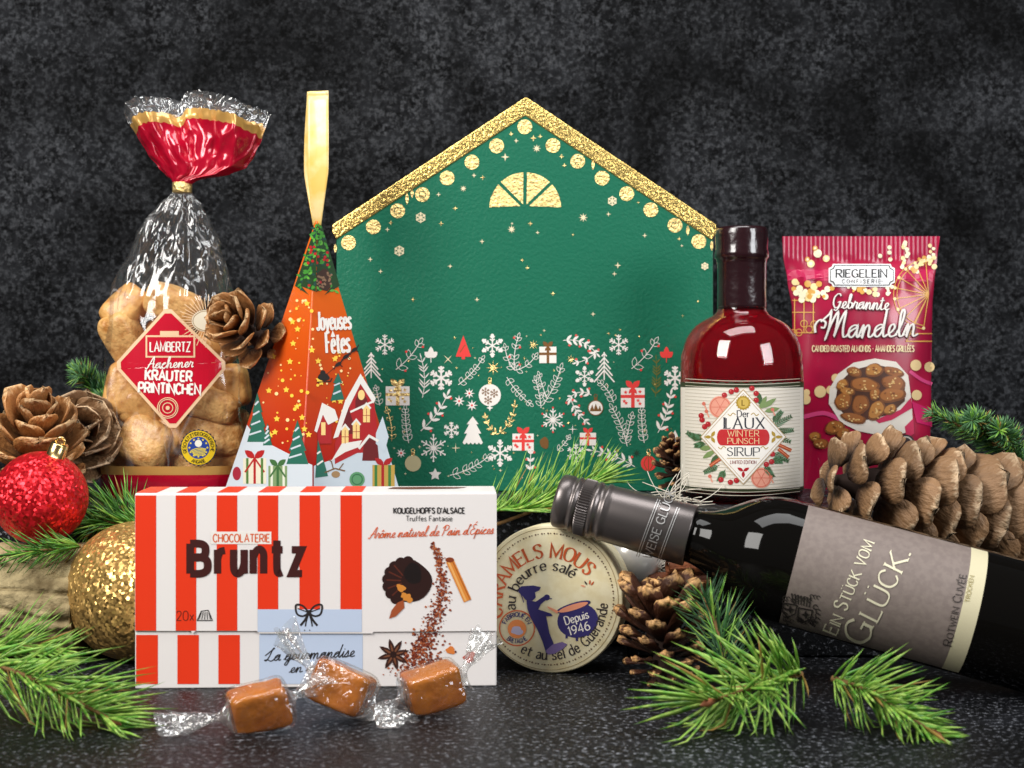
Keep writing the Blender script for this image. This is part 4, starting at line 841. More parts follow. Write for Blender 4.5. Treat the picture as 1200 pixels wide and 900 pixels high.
# ------------------------------------------------------------------ lying wine bottle
C0 = Vector((.0268, .010, .1038)); B0 = Vector((.300, -.047, .0345)); wax_ = (B0-C0).normalized(); WL = .288; WR = .0358
wb = thing('wine_bottle', (B0.x, B0.y, 0), 'dark red wine bottle lying slanted with grey screw cap and taupe label', 'bottle')
CAPM = mat('grey_capsule', '#6b6462', .33, .75); BGL = mat('dark_bottle_glass', (.0035, .003, .0025), .05, spec=.22)
lathe('screw_cap', [(0, 0), (0, .0142), (.0006, .0152), (.0018, .0160), (.0075, .0163), (.0085, .0155), (.0100, .0155), (.0108, .0165), (.0120, .0167), (.0128, .0158), (.0140, .0158)], C0, wax_, CAPM, wb, 72)
# knurled band: every rib stands out
ax, xx, yy = frame(wax_); V = []; Fc = []; n = 64
for j, s in enumerate((.0138, .0146, .0205, .0213)):
    for i in range(2*n):
        a = PI*i/n; r = .0158+(.0011 if (i // 1) % 2 == 0 else .0003)*(1 if 0 < j < 3 else .2); V.append(C0+ax*s+(xx*math.cos(a)+yy*math.sin(a))*r)
for j in range(3):
    for i in range(2*n): Fc.append([j*2*n+i, j*2*n+(i+1) % (2*n), (j+1)*2*n+(i+1) % (2*n), (j+1)*2*n+i])
fixn(mesh('knurled_band', V, Fc, CAPM, wb))
lathe('capsule', [(.0212, .0155), (.0214, .0162), (.0232, .0170), (.0246, .0168), (.0252, .0160), (.0275, .0160), (.0285, .0172), (.0300, .0173), (.0312, .0166), (.0335, .0168), (.0550, .0174), (.0805, .0181), (.0810, .0180), (.0810, .0150)], C0, wax_, CAPM, wb, 72)
lathe('glass_body', [(.0780, .0150), (.085, .0157), (.091, .0174), (.097, .0204), (.103, .0246), (.110, .0292), (.118, .0332), (.126, .0352), (.134, WR), (.278, WR), (.285, .0350), (.290, .0325), (.2916, .0290), (.2916, .024), (.288, .018), (.2855, 0)], C0, wax_, BGL, wb, 96)
# label: sheet wrapped round the body
TAUPE = mat('taupe_label', '#83766f', .6, bump=(900, .15, .0003), var=(300, '#7a6d67', .4, .6)); LCREAM = mat('cream_strip', '#cfc6a4', .5)
tocam = (CAM-(C0+wax_*.2)); tocam = (tocam-wax_*tocam.dot(wax_)).normalized(); sidev = wax_.cross(tocam).normalized()
def wrap(s0, s1, a0, a1, R):
    def f(u, v):
        a = math.radians(a0+(a1-a0)*u); return C0+wax_*(s0+(s1-s0)*v)+(tocam*math.cos(a)+sidev*math.sin(a))*R
    return f
lb = mesh('label', *grid(wrap(.142, .2425, -72, 72, WR+.0002), 48, 4), TAUPE, wb, smooth=True)
mesh('cream_strip', *grid(wrap(.2335, .2427, -72.2, 72.2, WR+.0003), 48, 2), LCREAM, wb, smooth=True)
A = Art(); CRM = ink('#e6dfc2'); DKT = ink('#2b2523')
A.text('Ein Stück vom', 980, 744, 16.5, CRM, 3, fit=115, rot=67.5, wt=.13, con=.5, serif=.09, al='l', sc=.76)
A.text('Glück.', 1014, 757, 31, CRM, 3, fit=120, rot=63.5, wt=.115, con=.45, serif=.08, al='l', sc=.74)
A.text('Rotwein Cuvée', 1115, 757, 10, DKT, 3, fit=84, rot=78, wt=.12, con=.4, serif=.08, al='l', sc=.78, tr=.2)
A.text('TROCKEN', 1136, 706, 5, ink('#a0935f'), 5, fit=31, rot=80, wt=.14, al='l')
rn = random.Random(4)
for (u, v) in ((937, 716),):    # crest: two shields, crown and scrolls
    for s in (-1, 1):
        bx_, by_ = u+s*9-2, v+s*3
        A.line([(bx_-8, by_-7), (bx_+8, by_-4), (bx_+6, by_+6), (bx_-3, by_+10), (bx_-9, by_+3), (bx_-8, by_-7)], 1.5, DKT, 3); A.star(bx_, by_+1, 5.5, 4, DKT, 3, .35)
        for k in range(5): A.ring(u+s*(16+rn.random()*6), v-8+k*5+s*3, 2.6, 1.1, DKT, 3, 8, 0, 300)
    for k in range(7): A.line([(u-8+k*3.2, v-10+k*.9), (u-9+k*3.6, v-19+k*.9)], 1.3, DKT, 3); A.circ(u-9+k*3.6, v-20+k*.9, 1.3, DKT, 3, n=6)
    for k in range(16): A.ring(u+rn.uniform(-22, 20), v+rn.uniform(8, 14)+0, 2, .9, DKT, 3, 7, 0, 280)
    for k in range(14): A.ring(u+rn.uniform(-20, 22), v+rn.uniform(-18, -8), 2, .9, DKT, 3, 7, 0, 280)
A.build('label_print', oncyl(C0, wax_, WR+.0003), wb, 7)
A = Art(); SILV = mat('silver_print', (.55, .54, .53), .4, .6)
A.text('WEISE GLÜCK', 763, 655, 10, SILV, 3, fit=84, rot=70, wt=.13, con=.4, serif=.08, al='l')
for du in (-12, -9.5, 11, 13.5): A.line([(770+du-12+q*3.1, 655+du*.42-q*8.3+.6*(q-4)**2*.15) for q in range(9)], .8, SILV, 3)
A.build('capsule_print', oncyl(C0, wax_, .0181), wb, 7)
# ------------------------------------------------------------------ syrup bottle
sc_ = Vector((.160, .17, LZ)); SR = .0425
sb = thing('syrup_bottle', sc_, 'round shouldered bottle of red syrup with wax sealed neck', 'bottle')
GLS = mat('clear_glass', (1, 1, 1), .015, trans=1, ior=1.47)
LIQ = mat('red_syrup', (.70, .001, .014), .02, trans=.7, ior=1.35, sss=0)
outer = [(0, 0.0), (0, .036), (.0012, .0395), (.0045, .0420), (.008, SR), (.078, SR), (.094, .0424), (.101, .0416), (.108, .0400), (.1135, .0377), (.118, .0348), (.1218, .0311), (.1247, .0268), (.1268, .0226), (.1285, .0194), (.131, .0173), (.136, .0163), (.150, .0160), (.172, .0160)]
inner = [(.170, .0135), (.150, .0136), (.136, .0139), (.131, .0148), (.128, .0168), (.1260, .0200), (.1238, .0244), (.1208, .0288), (.117, .0326), (.1125, .0355), (.107, .0378), (.100, .0394), (.093, .0402), (.078, .0403), (.012, .0403), (.0085, .038), (.007, .030), (.006, 0.0)]
lathe('glass_body', outer+inner, sc_, (0, 0, 1), GLS, sb, 96)
liq = [(.0057, 0), (.0068, .0302), (.0083, .0383), (.012, .0406), (.078, .0406), (.093, .0405), (.100, .0397), (.107, .0381), (.1125, .0358), (.117, .0329), (.1208, .0291), (.1238, .0247), (.1260, .0203), (.128, .0171), (.131, .0151), (.134, .0144), (.1342, .0137), (.1342, 0)]
lathe('syrup', liq, sc_, (0, 0, 1), LIQ, sb, 96)
WAXM = mat('oxblood_wax', (.020, .004, .006), .22, coat=.7, bump=(120, .25, .003))
WZ = -.0038
lathe('wax_seal', [(a+WZ, b) for a, b in [(.1365, .0163), (.1363, .0168), (.139, .0170), (.150, .0167), (.168, .0169), (.1712, .0176), (.1725, .0188), (.1755, .0186), (.178, .0180), (.188, .0183), (.1915, .0181), (.1932, .0172), (.1936, .015), (.1930, 0)]], sc_, (0, 0, 1), WAXM, sb, 64)
LBLW = mat('ribbed_cream_label', '#ece4d6', .55); LBLE = ink('#2c3418')
st = sc_
def swrap(z0, z1, a0, a1, R, wav=0):
    d0 = (CAM-sc_); d0.z = 0; d0.normalize(); sd = Vector((-d0.y, d0.x, 0))
    def f(u, v):
        a = math.radians(a0+(a1-a0)*u); z = z0+(z1-z0)*v+(wav*abs(math.sin(u*60)) if v > .99 else 0)
        return sc_+(d0*math.cos(a)+sd*math.sin(a))*R+Vector((0, 0, z))
    return f
mesh('label_backing', *grid(swrap(.0085, .0815, -84, 84, SR+.0002, .0009), 120, 3), LBLE, sb, smooth=True)
mesh('label', *grid(swrap(.0108, .0785, -78, 78, SR+.00035), 64, 3), LBLW, sb, smooth=True)
A = Art(); cyl = oncyl(sc_, (0, 0, 1), SR+.0004)
for k in range(34): v = 447+k*4; A.line([(803+i*8.4, v-3.2+4.6*math.sin(PI*i/16)*(.6+.5*k/34)) for i in range(17)], .7, ink('#cfc6b4'), 0)
rn = random.Random(12); CX, CV = 871, 512
GR1, GR2, GR3, BER, PNK, CINI = ink('#3c5c34'), ink('#7c9458'), ink('#54805c'), ink('#b01420'), ink('#eba089'), ink('#b5482a')
for (u, v, a, L) in ((822, 517, 2.6, 20), (826, 514, 2.9, 18), (828, 520, 3.3, 14), (905, 500, .5, 26), (908, 506, .1, 22), (902, 510, -.3, 26), (905, 496, .9, 18), (905, 530, -.5, 22), (895, 545, -.9, 18), (843, 545, 3.6, 20), (850, 550, 4.2, 16), (903, 538, -.2, 14)):
    A.line([(u, v), (u+L*math.cos(a), v-L*math.sin(a))], .8, GR1, 1)
    for k in range(8):
        t = (k+1)/9; x, y = u+L*t*math.cos(a), v-L*t*math.sin(a)
        for s in (-1, 1): A.leaf(x, y, a+s*.7, 7*(1.1-t*.6), 1.5, rn.choice((GR1, GR3)), 1)
for (u, v, a, L, m) in ((838, 528, 3.7, 17, GR2), (842, 532, 4.1, 16, GR1), (834, 524, 3.3, 14, GR2), (890, 480, 1.1, 18, GR2), (893, 478, .6, 20, GR2), (896, 482, .2, 18, GR2), (890, 474, 1.6, 14, GR1)): A.leaf(u, v, a, L, 6.5, m, 2)
for (u, v, r) in ((844, 477, 13), (892, 560, 12)):
    A.circ(u, v, r, PNK, 1, n=22); A.ring(u, v, r*.86, 1, ink('#d9735e'), 2)
    for k in range(6): A.line([(u, v), (u+r*.8*math.cos(k*PI/3), v+r*.8*math.sin(k*PI/3))], .7, ink('#d9735e'), 2)
for (u, v) in ((849, 463), (857, 459), (863, 457), (881, 455), (886, 461), (823, 492), (830, 497), (826, 500), (822, 487), (905, 532), (902, 527), (898, 544), (904, 541), (845, 562), (856, 565), (863, 563), (886, 469)): A.circ(u, v, 3.2, BER, 3, n=12); A.circ(u-.8, v-1, .8, ink('#e86a6a'), 4, n=6)
for (p, q) in (((910, 520), (927, 528)), ((912, 526), (924, 536)), ((832, 546), (845, 537))): A.line([p, q], 4, CINI, 2); A.line([p, q], 1, ink('#e0895a'), 3)
for u, v in ((827, 476), (830, 485), (907, 483), (834, 561), (905, 562)): A.line([(u-2, v-3), (u+1, v+4)], 1.6, PNK, 2); A.circ(u-2, v-3, 2.2, ink('#d9735e'), 3, n=8)
A.poly([(CX, CV-56), (CX+50, CV), (CX, CV+56), (CX-50, CV)], ink('#b99a6a'), 4); A.poly([(CX, CV-54.6), (CX+48.8, CV), (CX, CV+54.6), (CX-48.8, CV)], ink('#f5f0e8'), 5); A.line([(CX, CV-51), (CX+45.5, CV), (CX, CV+51), (CX-45.5, CV), (CX, CV-51)], .5, ink('#b99a6a'), 6)
YG = ink('#b3922e'); A.star(CX, 472, 9, 16, YG, 6, .85); A.circ(CX, 472, 6.2, ink('#d3b457'), 7, n=20); A.text('L', CX, 475, 6, ink('#7a5c10'), 8, wt=.18, con=.4, serif=.12)
for s in (-1, 1): A.line([(CX+s*9, 486), (CX+s*12, 484), (CX+s*15, 487), (CX+s*18, 485)], .9, YG, 6, True); A.line([(CX+s*20, 525), (CX+s*23, 523), (CX+s*26, 526), (CX+s*29, 524)], .9, YG, 6, True)
NV = ink('#1d2130')
A.text('Der', CX, 488.5, 7.5, NV, 6, fit=14, wt=.15, con=.5, serif=.1); A.text('LAUX', CX+1, 502, 12.5, NV, 6, fit=46, wt=.15, con=.75, serif=.1, tr=.28); A.line([(CX-20, 490), (CX-20, 502)], 1.6, NV, 6)
A.rect(CX-25, 503, CX+25, 522, ink('#c31820'), 6); A.circ(CX-25, 512.5, 5.5, ink('#c31820'), 6, ry=9.5); A.circ(CX+25, 512.5, 5.5, ink('#c31820'), 6, ry=9.5)
A.text('WINTER', CX, 511.2, 6.6, ink('#f0d2a0'), 7, fit=36, wt=.13, con=.5, serif=.08); A.text('PUNSCH', CX, 520, 6.6, ink('#f0d2a0'), 7, fit=36, wt=.13, con=.5, serif=.08)
A.text('SIRUP', CX, 534, 9.5, NV, 6, fit=37, wt=.14, con=.6, serif=.1); A.line([(CX-19, 537), (CX+19, 537)], .7, YG, 6); A.text('LIMITED EDITION', CX, 543.5, 3.8, ink('#8a3a3a'), 6, fit=30, wt=.14)
for k in range(3):
    for (u, v) in ((CX, 552), (CX-37, 512), (CX+37, 512)): A.leaf(u, v, PI/2*3+k*2.09 if u == CX else (k*2.09 if u > CX else PI+k*2.09), 8, 4, BER if u == CX else YG, 6)
A.build('label_print', cyl, sb, 7, base=1e-4, lk=1.5)
# ------------------------------------------------------------------ almond packet
ay = .275; ap0 = thing('almond_packet', (.264, ay, LZ), 'raspberry red foil packet of candied almonds with crimped top', 'packet')
zt = P(0, 277, ay).z; PKM = mat('raspberry_film', '#b0123e', .30, var=(25, '#a00f38', .4, .6), coat=.2); PKM2 = None
def pw(z):   # left and right edge in the photo at the height of z
    v = VH+(CH-z)*F/(ay-CY)
    return interp([(277, 917), (300, 918), (330, 923), (360, 928), (440, 931), (560, 933), (700, 926)], v), interp([(277, 1101), (300, 1098), (330, 1094), (360, 1092), (520, 1090), (600, 1092), (700, 1098)], v), v
def pfy(x, z):
    l, r, v = pw(z); xl = (l-UH)*(ay-CY)/F; xr = (r-UH)*(ay-CY)/F; t = max(-1, min(1, (x-(xl+xr)/2)/((xr-xl)/2)))
    g = interp([(277, 0), (303, .02), (330, .35), (380, .8), (460, 1), (560, .95), (640, .5), (700, .06)], v)
    b = .017*g*(max(0, 1-abs(t)**2.6))**.75
    b += .0010*g*math.sin(t*9+v*.05)*(abs(t)**2)
    if v < 304: b += .00045*(1+math.cos(x*2*PI/.0034))*.5
    if 300 < v < 350: b += .0013*math.sin(t*14+.5)*math.sin((v-300)/50*PI)
    b += .0008*noise.noise(Vector((x*60, z*40, 2)))*g
    return ay-.0006-max(0, b)
def pk(side):
    def f(u, w_):
        z = LZ+(zt-LZ)*w_; l, r, v = pw(z); x = ((l+(r-l)*u)-UH)*(ay-CY)/F; y = pfy(x, z); return Vector((x, y if side else 2*ay-y, z))
    return f
v1, f1 = grid(pk(1), 180, 90); v2, f2 = grid(pk(0), 180, 90); V, Fc = merge([(v1, f1), (v2, [q[::-1] for q in f2])])
mesh('foil_bag', V, Fc, PKM, ap0, smooth=True)
A = Art(); BOK = ink('#f6dfa0', .4); BOK2 = ink('#e0a850', .4); BOK3 = ink('#fff4d0', .4); MAG = ink('#cc1f62', .35); PNKB = ink('#d7477e', .35)
rn = random.Random(21)
A.poly([(922, 316), (1094, 316), (1093, 330), (923, 329)], ink('#c2134f', .35), 0)
for (u, v, r, m) in ((958, 297, 5, BOK3), (950, 309, 4.5, BOK), (968, 303, 4, BOK), (946, 304, 3, BOK2), (955, 291, 3, BOK2), (1031, 300, 2.6, BOK3), (1042, 290, 2.5, BOK3), (1042, 296, 2.5, BOK3), (1043, 304, 2.5, BOK3)): A.circ(u, v, r, m, 2, n=14); A.circ(u, v, r*.5, BOK3, 3, n=10)
for k in range(12): A.circ(1057+rn.uniform(-3, 9)*(k/12)+k*.4, 313-k*2.6, rn.uniform(1.6, 3), rn.choice((BOK, BOK3)), 2, n=10)
for k in range(18): t = k/18; A.circ(1070+18*t+rn.uniform(-5, 5), 318-20*t+rn.uniform(-5, 5), rn.uniform(1.5, 3), rn.choice((BOK, BOK2, BOK3)), 2, n=10)
for k in range(8): A.circ(1092+rn.uniform(-3, 4), 288+k*3.5, rn.uniform(2, 3.5), rn.choice((BOK3, BOK)), 2, n=10)
for k in range(26): A.circ(rn.uniform(928, 976), rn.uniform(330, 352), rn.uniform(2, 5), rn.choice((BOK, BOK2, BOK3)), 2, n=12)
for k in range(24): A.circ(rn.uniform(992, 1046), rn.uniform(334, 347), rn.uniform(1.2, 3.4), rn.choice((BOK, BOK2, BOK3)), 2, n=10)
for u in (931, 942, 953): A.line([(u, 350), (u, 390)], 1.2, BOK2, 1)
for v in (352, 366, 390): A.line([(928, v), (955, v)], 1, BOK2, 1)
for k in range(5): A.ring(930+k*6, 385+rn.uniform(-6, 6), 4, .9, BOK2, 1, 12)
# ferris wheel
for r in (41, 37): A.ring(1088, 345, r, .9, BOK2, 1, 30, 95, 262)
for k in range(10): a = math.radians(95+k*18.5); A.line([(1088, 345), (1088+41*math.cos(a), 345-41*math.sin(a))], 1, BOK2, 1); A.circ(1088+40*math.cos(a), 345-40*math.sin(a), 2, BOK, 2, n=8)
A.line([(1088, 345), (1062, 400), (1092, 400)], 1.4, BOK2, 1); A.line([(1062, 391), (1092, 391)], 1.2, BOK2, 1)
# badge
def badge(g, m, l):
    x0, x1, y0, y1, c = 972-g, 1047+g, 310.5-g, 335+g, 5
    pts = [(x0+c, y0), (x1-c, y0), (x1-c+1.5, y0+c-1.5), (x1, y0+c), (x1, y1-c), (x1-c+1.5, y1-c+1.5), (x1-c, y1), (x0+c, y1), (x0+c-1.5, y1-c+1.5), (x0, y1-c), (x0, y0+c), (x0+c-1.5, y0+c-1.5)]; A.poly(pts, m, l); return pts
badge(1.2, ink('#f4f4f4'), 4); badge(-.3, ink('#141414'), 5); badge(-1.3, ink('#f8f8f8'), 6)
A.text('RIEGELEIN', 1009, 325, 9, ink('#141414'), 7, fit=59, wt=.2, con=.5, serif=.1); A.text('CONFISERIE', 1009, 332, 4.6, ink('#141414'), 7, fit=45, wt=.14, tr=.55)
DSH = ink('#5a0a20')
for dx, dy, m, l, k in ((.8, .9, DSH, 4, 1.35), (0, 0, WHITE, 6, 1)):
    A.text('Gebrannte', 1008+dx, 362+dy, 17, m, l, fit=66, rot=-2, wt=.10*k, con=.45, font=S, slant=.1); A.text('Mandeln', 1018+dx, 395+dy, 31, m, l, fit=112, rot=1.5, wt=.085*k, con=.45, font=S, slant=.12)
A.text('CANDIED ROASTED ALMONDS - AMANDES GRILLÉES', 1011, 412, 7, ink('#f0dcae'), 6, fit=119, wt=.16)
for (u, v, r) in ((1073, 428, 6.5), (1089, 430, 6), (1074, 463, 6), (979, 443, 5), (961, 459, 7), (973, 457, 5), (944, 468, 6), (945, 460, 4)): A.circ(u, v, r, ink('#e6c890'), 1, n=16)
A.line([(940, 489), (965, 484), (985, 492)], 5, PNKB, 1, True); A.line([(1066, 435), (1080, 445), (1092, 450)], 4, PNKB, 1, True); A.poly([(1068, 470), (1092, 480), (1092, 500), (1074, 495)], MAG, 1)
# paper cone with nuts
A.poly([(971, 473), (972, 455), (982, 438), (1000, 425), (1025, 420), (1050, 424), (1064, 440), (1068, 470), (1070, 505), (1040, 512), (1005, 505), (985, 495)], ink('#e8dfd2'), 2)
A.poly([(1025, 492), (1055, 480), (1067, 466), (1069, 478), (1045, 492), (1030, 496)], ink('#c81a50'), 3); A.poly([(1060, 500), (1070, 490), (1071, 508), (1062, 514)], ink('#c81a50'), 3)
A.poly([(978, 474), (982, 450), (998, 434), (1025, 427), (1048, 432), (1060, 450), (1060, 470), (1042, 486), (1015, 492), (990, 486)], ink('#4a2410'), 3)
k = 0
for (u, v, r, ry, a) in ((1001, 436, 9, 6, .3), (1024, 434, 11, 8, -.3), (1047, 436, 12, 6, .3), (1013, 451, 17, 9, .1), (987, 451, 8, 6, -.5), (1047, 449, 15, 9, .2), (1045, 463, 16, 9, -.1), (988, 470, 9, 12, .7), (1008, 474, 10, 12, .2), (1027, 481, 9, 13, .5), (993, 459, 9, 5, .2), (1025, 462, 6, 8, .3), (1043, 480, 8, 6, -.5), (1000, 490, 15, 6, .2), (978, 501, 12, 8, -.3), (988, 508, 8, 6, -.4), (955, 512, 7, 6, .4), (962, 520, 9, 6, 0)):
    k += 1; A.blob(u, v, r, ink('#7a4418'), 4, ry, k, .08, 18, a); A.blob(u-.6, v-.8, r*.84, ink(rn.choice(('#a8662a', '#b87a34', '#9c5c26'))), 5, ry*.82, k, .1, 18, a)
    for j in range(9): q = rn.uniform(0, 6.3); t = rn.random()*.7; A.blob(u+r*t*math.cos(q), v+ry*t*math.sin(q), rn.uniform(.7, 1.8), ink(rn.choice(('#d8a860', '#e6c07c', '#7a4418'))), 6, 1.0, j, .3, 6)
A.circ(1061, 520, 11, ink('#3a2a2a'), 3); A.ring(1061, 520, 8, 1.4, ink('#e0d8cc'), 4)
A.build('printed_design', onfront(pfy, ay), ap0, 3.2, base=3e-4, lk=4.5)
# ------------------------------------------------------------------ cookie bag
by = .212
bt = [(590, (121, 290)), (560, (121, 291)), (500, (124, 292)), (440, (126, 291)), (400, (126, 286)), (350, (128, 277)), (320, (135, 273)), (290, (147, 264)), (260, (164, 251)), (240, (182, 241)), (229, (198, 229)), (222, (203, 224)), (212, (203, 225))]
bt = sorted(bt); LT = [(v, a[0]) for v, a in bt]; RT = [(v, a[1]) for v, a in bt]; K = (by-CY)/F
def bz(v): return CH-(v-VH)*K
vb = VH+(CH-LZ)/K          # bottom row of the bag on the ledge
DT = [(212, .0062), (224, .0062), (240, .012), (265, .020), (300, .027), (350, .033), (450, .036), (560, .035), (600, .031)]
def bag_sec(v):
    l, r = interp(LT, v), interp(RT, v); return ((l+r)/2-UH)*K, (r-l)/2*K, interp(DT, v), interp([(212, 2), (260, 2.2), (350, 2.8), (600, 3.4)], v)
def bfy(x, z):
    v = VH+(CH-z)/K; cx, hw, dp, n = bag_sec(v); t = min(.999, abs((x-cx)/hw)); return by-dp*(1-t**n)**(1/n)
def bagf(u, w_):
    v = 212+(vb-212)*w_; cx, hw, dp, n = bag_sec(v); a = 2*PI*u; c, s = math.cos(a), math.sin(a)
    x = hw*math.copysign(abs(c)**(2/n), c); y = dp*math.copysign(abs(s)**(2/n), s)
    pl = interp([(212, .10), (230, .13), (280, .075), (335, .03), (370, .004), (600, .002)], v)
    f = 1-pl*(abs(math.sin(a*9+1.5*math.sin(a*2)+v*.012))+.6*abs(math.sin(a*17+v*.03)))
    cr = interp([(212, 0), (245, .0025), (300, .006), (345, .003), (400, .0005), (600, .0003)], v)
    q = Vector((x*55, y*55+3, v*.009)); f2 = abs(noise.noise(q))+.5*abs(noise.noise(q*2.3))
    return Vector((cx+x*f, by+y*f, bz(v)))-Vector((c, s, 0))*cr*f2*1.6
FILM = film('cellophane', .085, (.98, .98, .98), (50, .5, .010), .14, .015, (26, .22), .2)
REDF = mat('red_foil_film', '#b80a2c', .2, .15, coat=.5, bump=(30, .4, .006)); GOLF = mat('gold_foil_film', '#d9a85c', .28, .35, coat=.3)
V, Fc = grid(bagf, 120, 150, True); idx = []
cb = thing('cookie_bag', ((200-UH)*K, by, LZ), 'clear cellophane bag of brown cookies gathered with a gold tie', 'bag')
lo, mid, hi = [], [], []
for f in Fc:
    c = sum((V[i] for i in f), Vector())/4; v = VH+(CH-c.z)/K; t = (c.x-(205-UH)*K)/(85*K); e = 543
    (lo if v > e+9 else mid if v > e else hi).append(f)
def sub(name, fs, m, parent):
    used = sorted({i for f in fs for i in f}); mp = {a: k for k, a in enumerate(used)}; return mesh(name, [V[i] for i in used], [[mp[i] for i in f] for f in fs], m, parent, smooth=True)
sub('gathered_film', [f for f in hi if VH+(CH-V[f[0]].z)/K < 348], FILM, cb); sub('clear_film', [f for f in hi if VH+(CH-V[f[0]].z)/K >= 348], film('cellophane_smooth', .055, (.99, .99, .99), (30, .7, .012), .10, .006, (16, .10), .4), cb); sub('gold_band', mid, GOLF, cb); sub('red_base', lo, REDF, cb)
lathe('tie', [(-.0001, .0066), (.0002, .0070), (.0072, .0070), (.0075, .0066)], ((213.5-UH)*K, by, bz(226)), (0, 0, 1), GOLDP, cb, 40)
A = Art(); A.text('30/09', 213, 228, 8, ink('#3a2a10'), 2, fit=17, wt=.14) if False else None
# flared top
FT = [(96, (140, 318)), (125, (142, 316)), (140, (148, 311)), (160, (160, 305)), (180, (172, 298)), (196, (185, 289)), (205, (194, 268)), (211, (201, 232)), (216, (203, 225))]
def flf(u, w_):
    a = 2*PI*u; c, s = math.cos(a), math.sin(a); vt = interp([(-1, 131), (-.75, 117), (-.45, 115), (-.25, 121), (-.12, 107), (0, 106), (.5, 117), (.92, 131), (1, 137)], c)+(0 if s < 0 else 6*math.sin(c*5))+1.1*math.sin(c*60)
    v = 216+(vt-216)*w_; l, r = interp([(p, q[0]) for p, q in FT], v), interp([(p, q[1]) for p, q in FT], v); cx = ((l+r)/2-UH)*K; hw = (r-l)/2*K
    dp = .0062+.0035*math.sin(min(1, w_*1.3)*PI/2)
    pl = 1-.10*w_*abs(math.sin(a*4+.6))-.05*abs(math.sin(a*9+1))*(1-.3*w_)
    x = cx+hw*c*(1-.02*abs(math.sin(a*7))); y = by+dp*s*pl*1.1+.0105*w_*math.sin(5.2*c+1.0+w_*1.5)+.003*w_*abs(math.sin(13*c+2*w_))
    q = Vector((c*4, s*2, w_*4)); y += .0045*abs(noise.noise(q))*min(1, w_*3)
    y += (1 if s > 0 else -1)*.0042*math.sin(PI*min(1, w_*1.15))*(abs(math.sin(8*c+1.3*math.sin(3*c+2)+.8*w_))-.5)
    return Vector((x, y, bz(v)))
V, Fc = grid(flf, 160, 60, True); lo, mid, hi = [], [], []
for k, f in enumerate(Fc):
    w_ = (k // 160)/60; a = 2*PI*(k % 160)/160; e = .70
    (lo if w_ < e else mid if w_ < e+.11 else hi).append(f)
fl_ = sub('red_flare', lo, REDF, cb); sub('gold_flare_band', mid, GOLF, cb); sub('clear_rim', hi, film('cellophane_rim', .16, (.95, .95, .95), (70, 1, .01), .08, .05, (45, .2)), cb)
# label, seal and rays
A = Art(); LRED = mat('label_red', '#c40f2c', .22, coat=.4); CRL = ink('#ecc9a0', .35)
def dia(g, m, l):
    pts = []
    for (a, b) in (((197, 361), (266, 428)), ((266, 428), (203, 503)), ((203, 503), (136, 428)), ((136, 428), (197, 361))): pts += [(a[0]+(b[0]-a[0])*t, a[1]+(b[1]-a[1])*t) for t in (.06, .94)]
    cx, cy = 201, 431; A.poly([(cx+(x-cx)*g, cy+(y-cy)*g) for x, y in pts], m, l)
dia(1.04, CRL, 1); dia(.965, LRED, 2); 
A.rect(171, 393, 229, 419, CRL, 3); A.rect(173, 395, 227, 417, LRED, 4); A.rect(188, 388, 210, 395, CRL, 3)
A.text('LAMBERTZ', 200, 412, 11, WHITE, 5, fit=47, wt=.16, con=.4); A.text('Aachener', 199, 431, 13, WHITE, 5, fit=55, rot=2, wt=.11, con=.4, font=S, slant=.15)
A.text('KRÄUTER', 198, 446, 11.5, WHITE, 5, fit=54, rot=-2, wt=.22); A.text('PRINTINCHEN', 199, 461, 11.5, WHITE, 5, fit=72, rot=-2, wt=.22)
for r in (12, 10, 6): A.ring(197, 478, r, 1, CRL, 5, 24)
A.circ(197, 478, 2.4, CRL, 5)
A.star(233, 524.5, 22, 26, ink('#20263a'), 3, .93); A.circ(233, 524.5, 20, ink('#e8c414'), 4, n=40); A.circ(233, 524.5, 13, ink('#1c3f96'), 5, n=30)
A.text('GESCHÜTZTE', 0, 0, 3.8, ink('#3a3410'), 6, wt=.16, arc=(233, 524.5, 14.6, 150, 1), sx=.9); A.text('GEOGRAFISCHE', 0, 0, 3.8, ink('#3a3410'), 6, wt=.16, arc=(233, 524.5, 14.6, 45, 1), sx=.9); A.text('ANGABE', 0, 0, 3.8, ink('#3a3410'), 6, wt=.16, arc=(233, 524.5, 18.4, 270, -1), sx=.95)
for k in range(12): A.star(233+10.5*math.cos(k*PI/6), 524.5+10.5*math.sin(k*PI/6), 1.6, 5, ink('#f0d840'), 6, .45)
for k in range(6): A.line([(224+k*.8, 528+k*1.1), (233+k*1.5, 525+k*1.6), (242-k*.4, 526+k*1.2)], .9, ink('#f0d840'), 6, True)
A.circ(233, 519.5, 4.2, ink('#f2f0e0'), 6, n=14)
for k in range(24): a = math.radians(60+k*9); A.line([(243+16*math.cos(a), 376-14*math.sin(a)), (243+(30+4*(k % 2))*math.cos(a), 376-(27+4*(k % 2))*math.sin(a))], .9, CRL, 2)
A.circ(243, 376, 18, ink('#e6dcc4'), 3, ry=13, n=28); A.ring(243, 376, 16.5, .7, ink('#a07a3a'), 4, ry=11.6)
A.build('label', onfront(bfy, by), cb, 5, base=7e-4, lk=3)
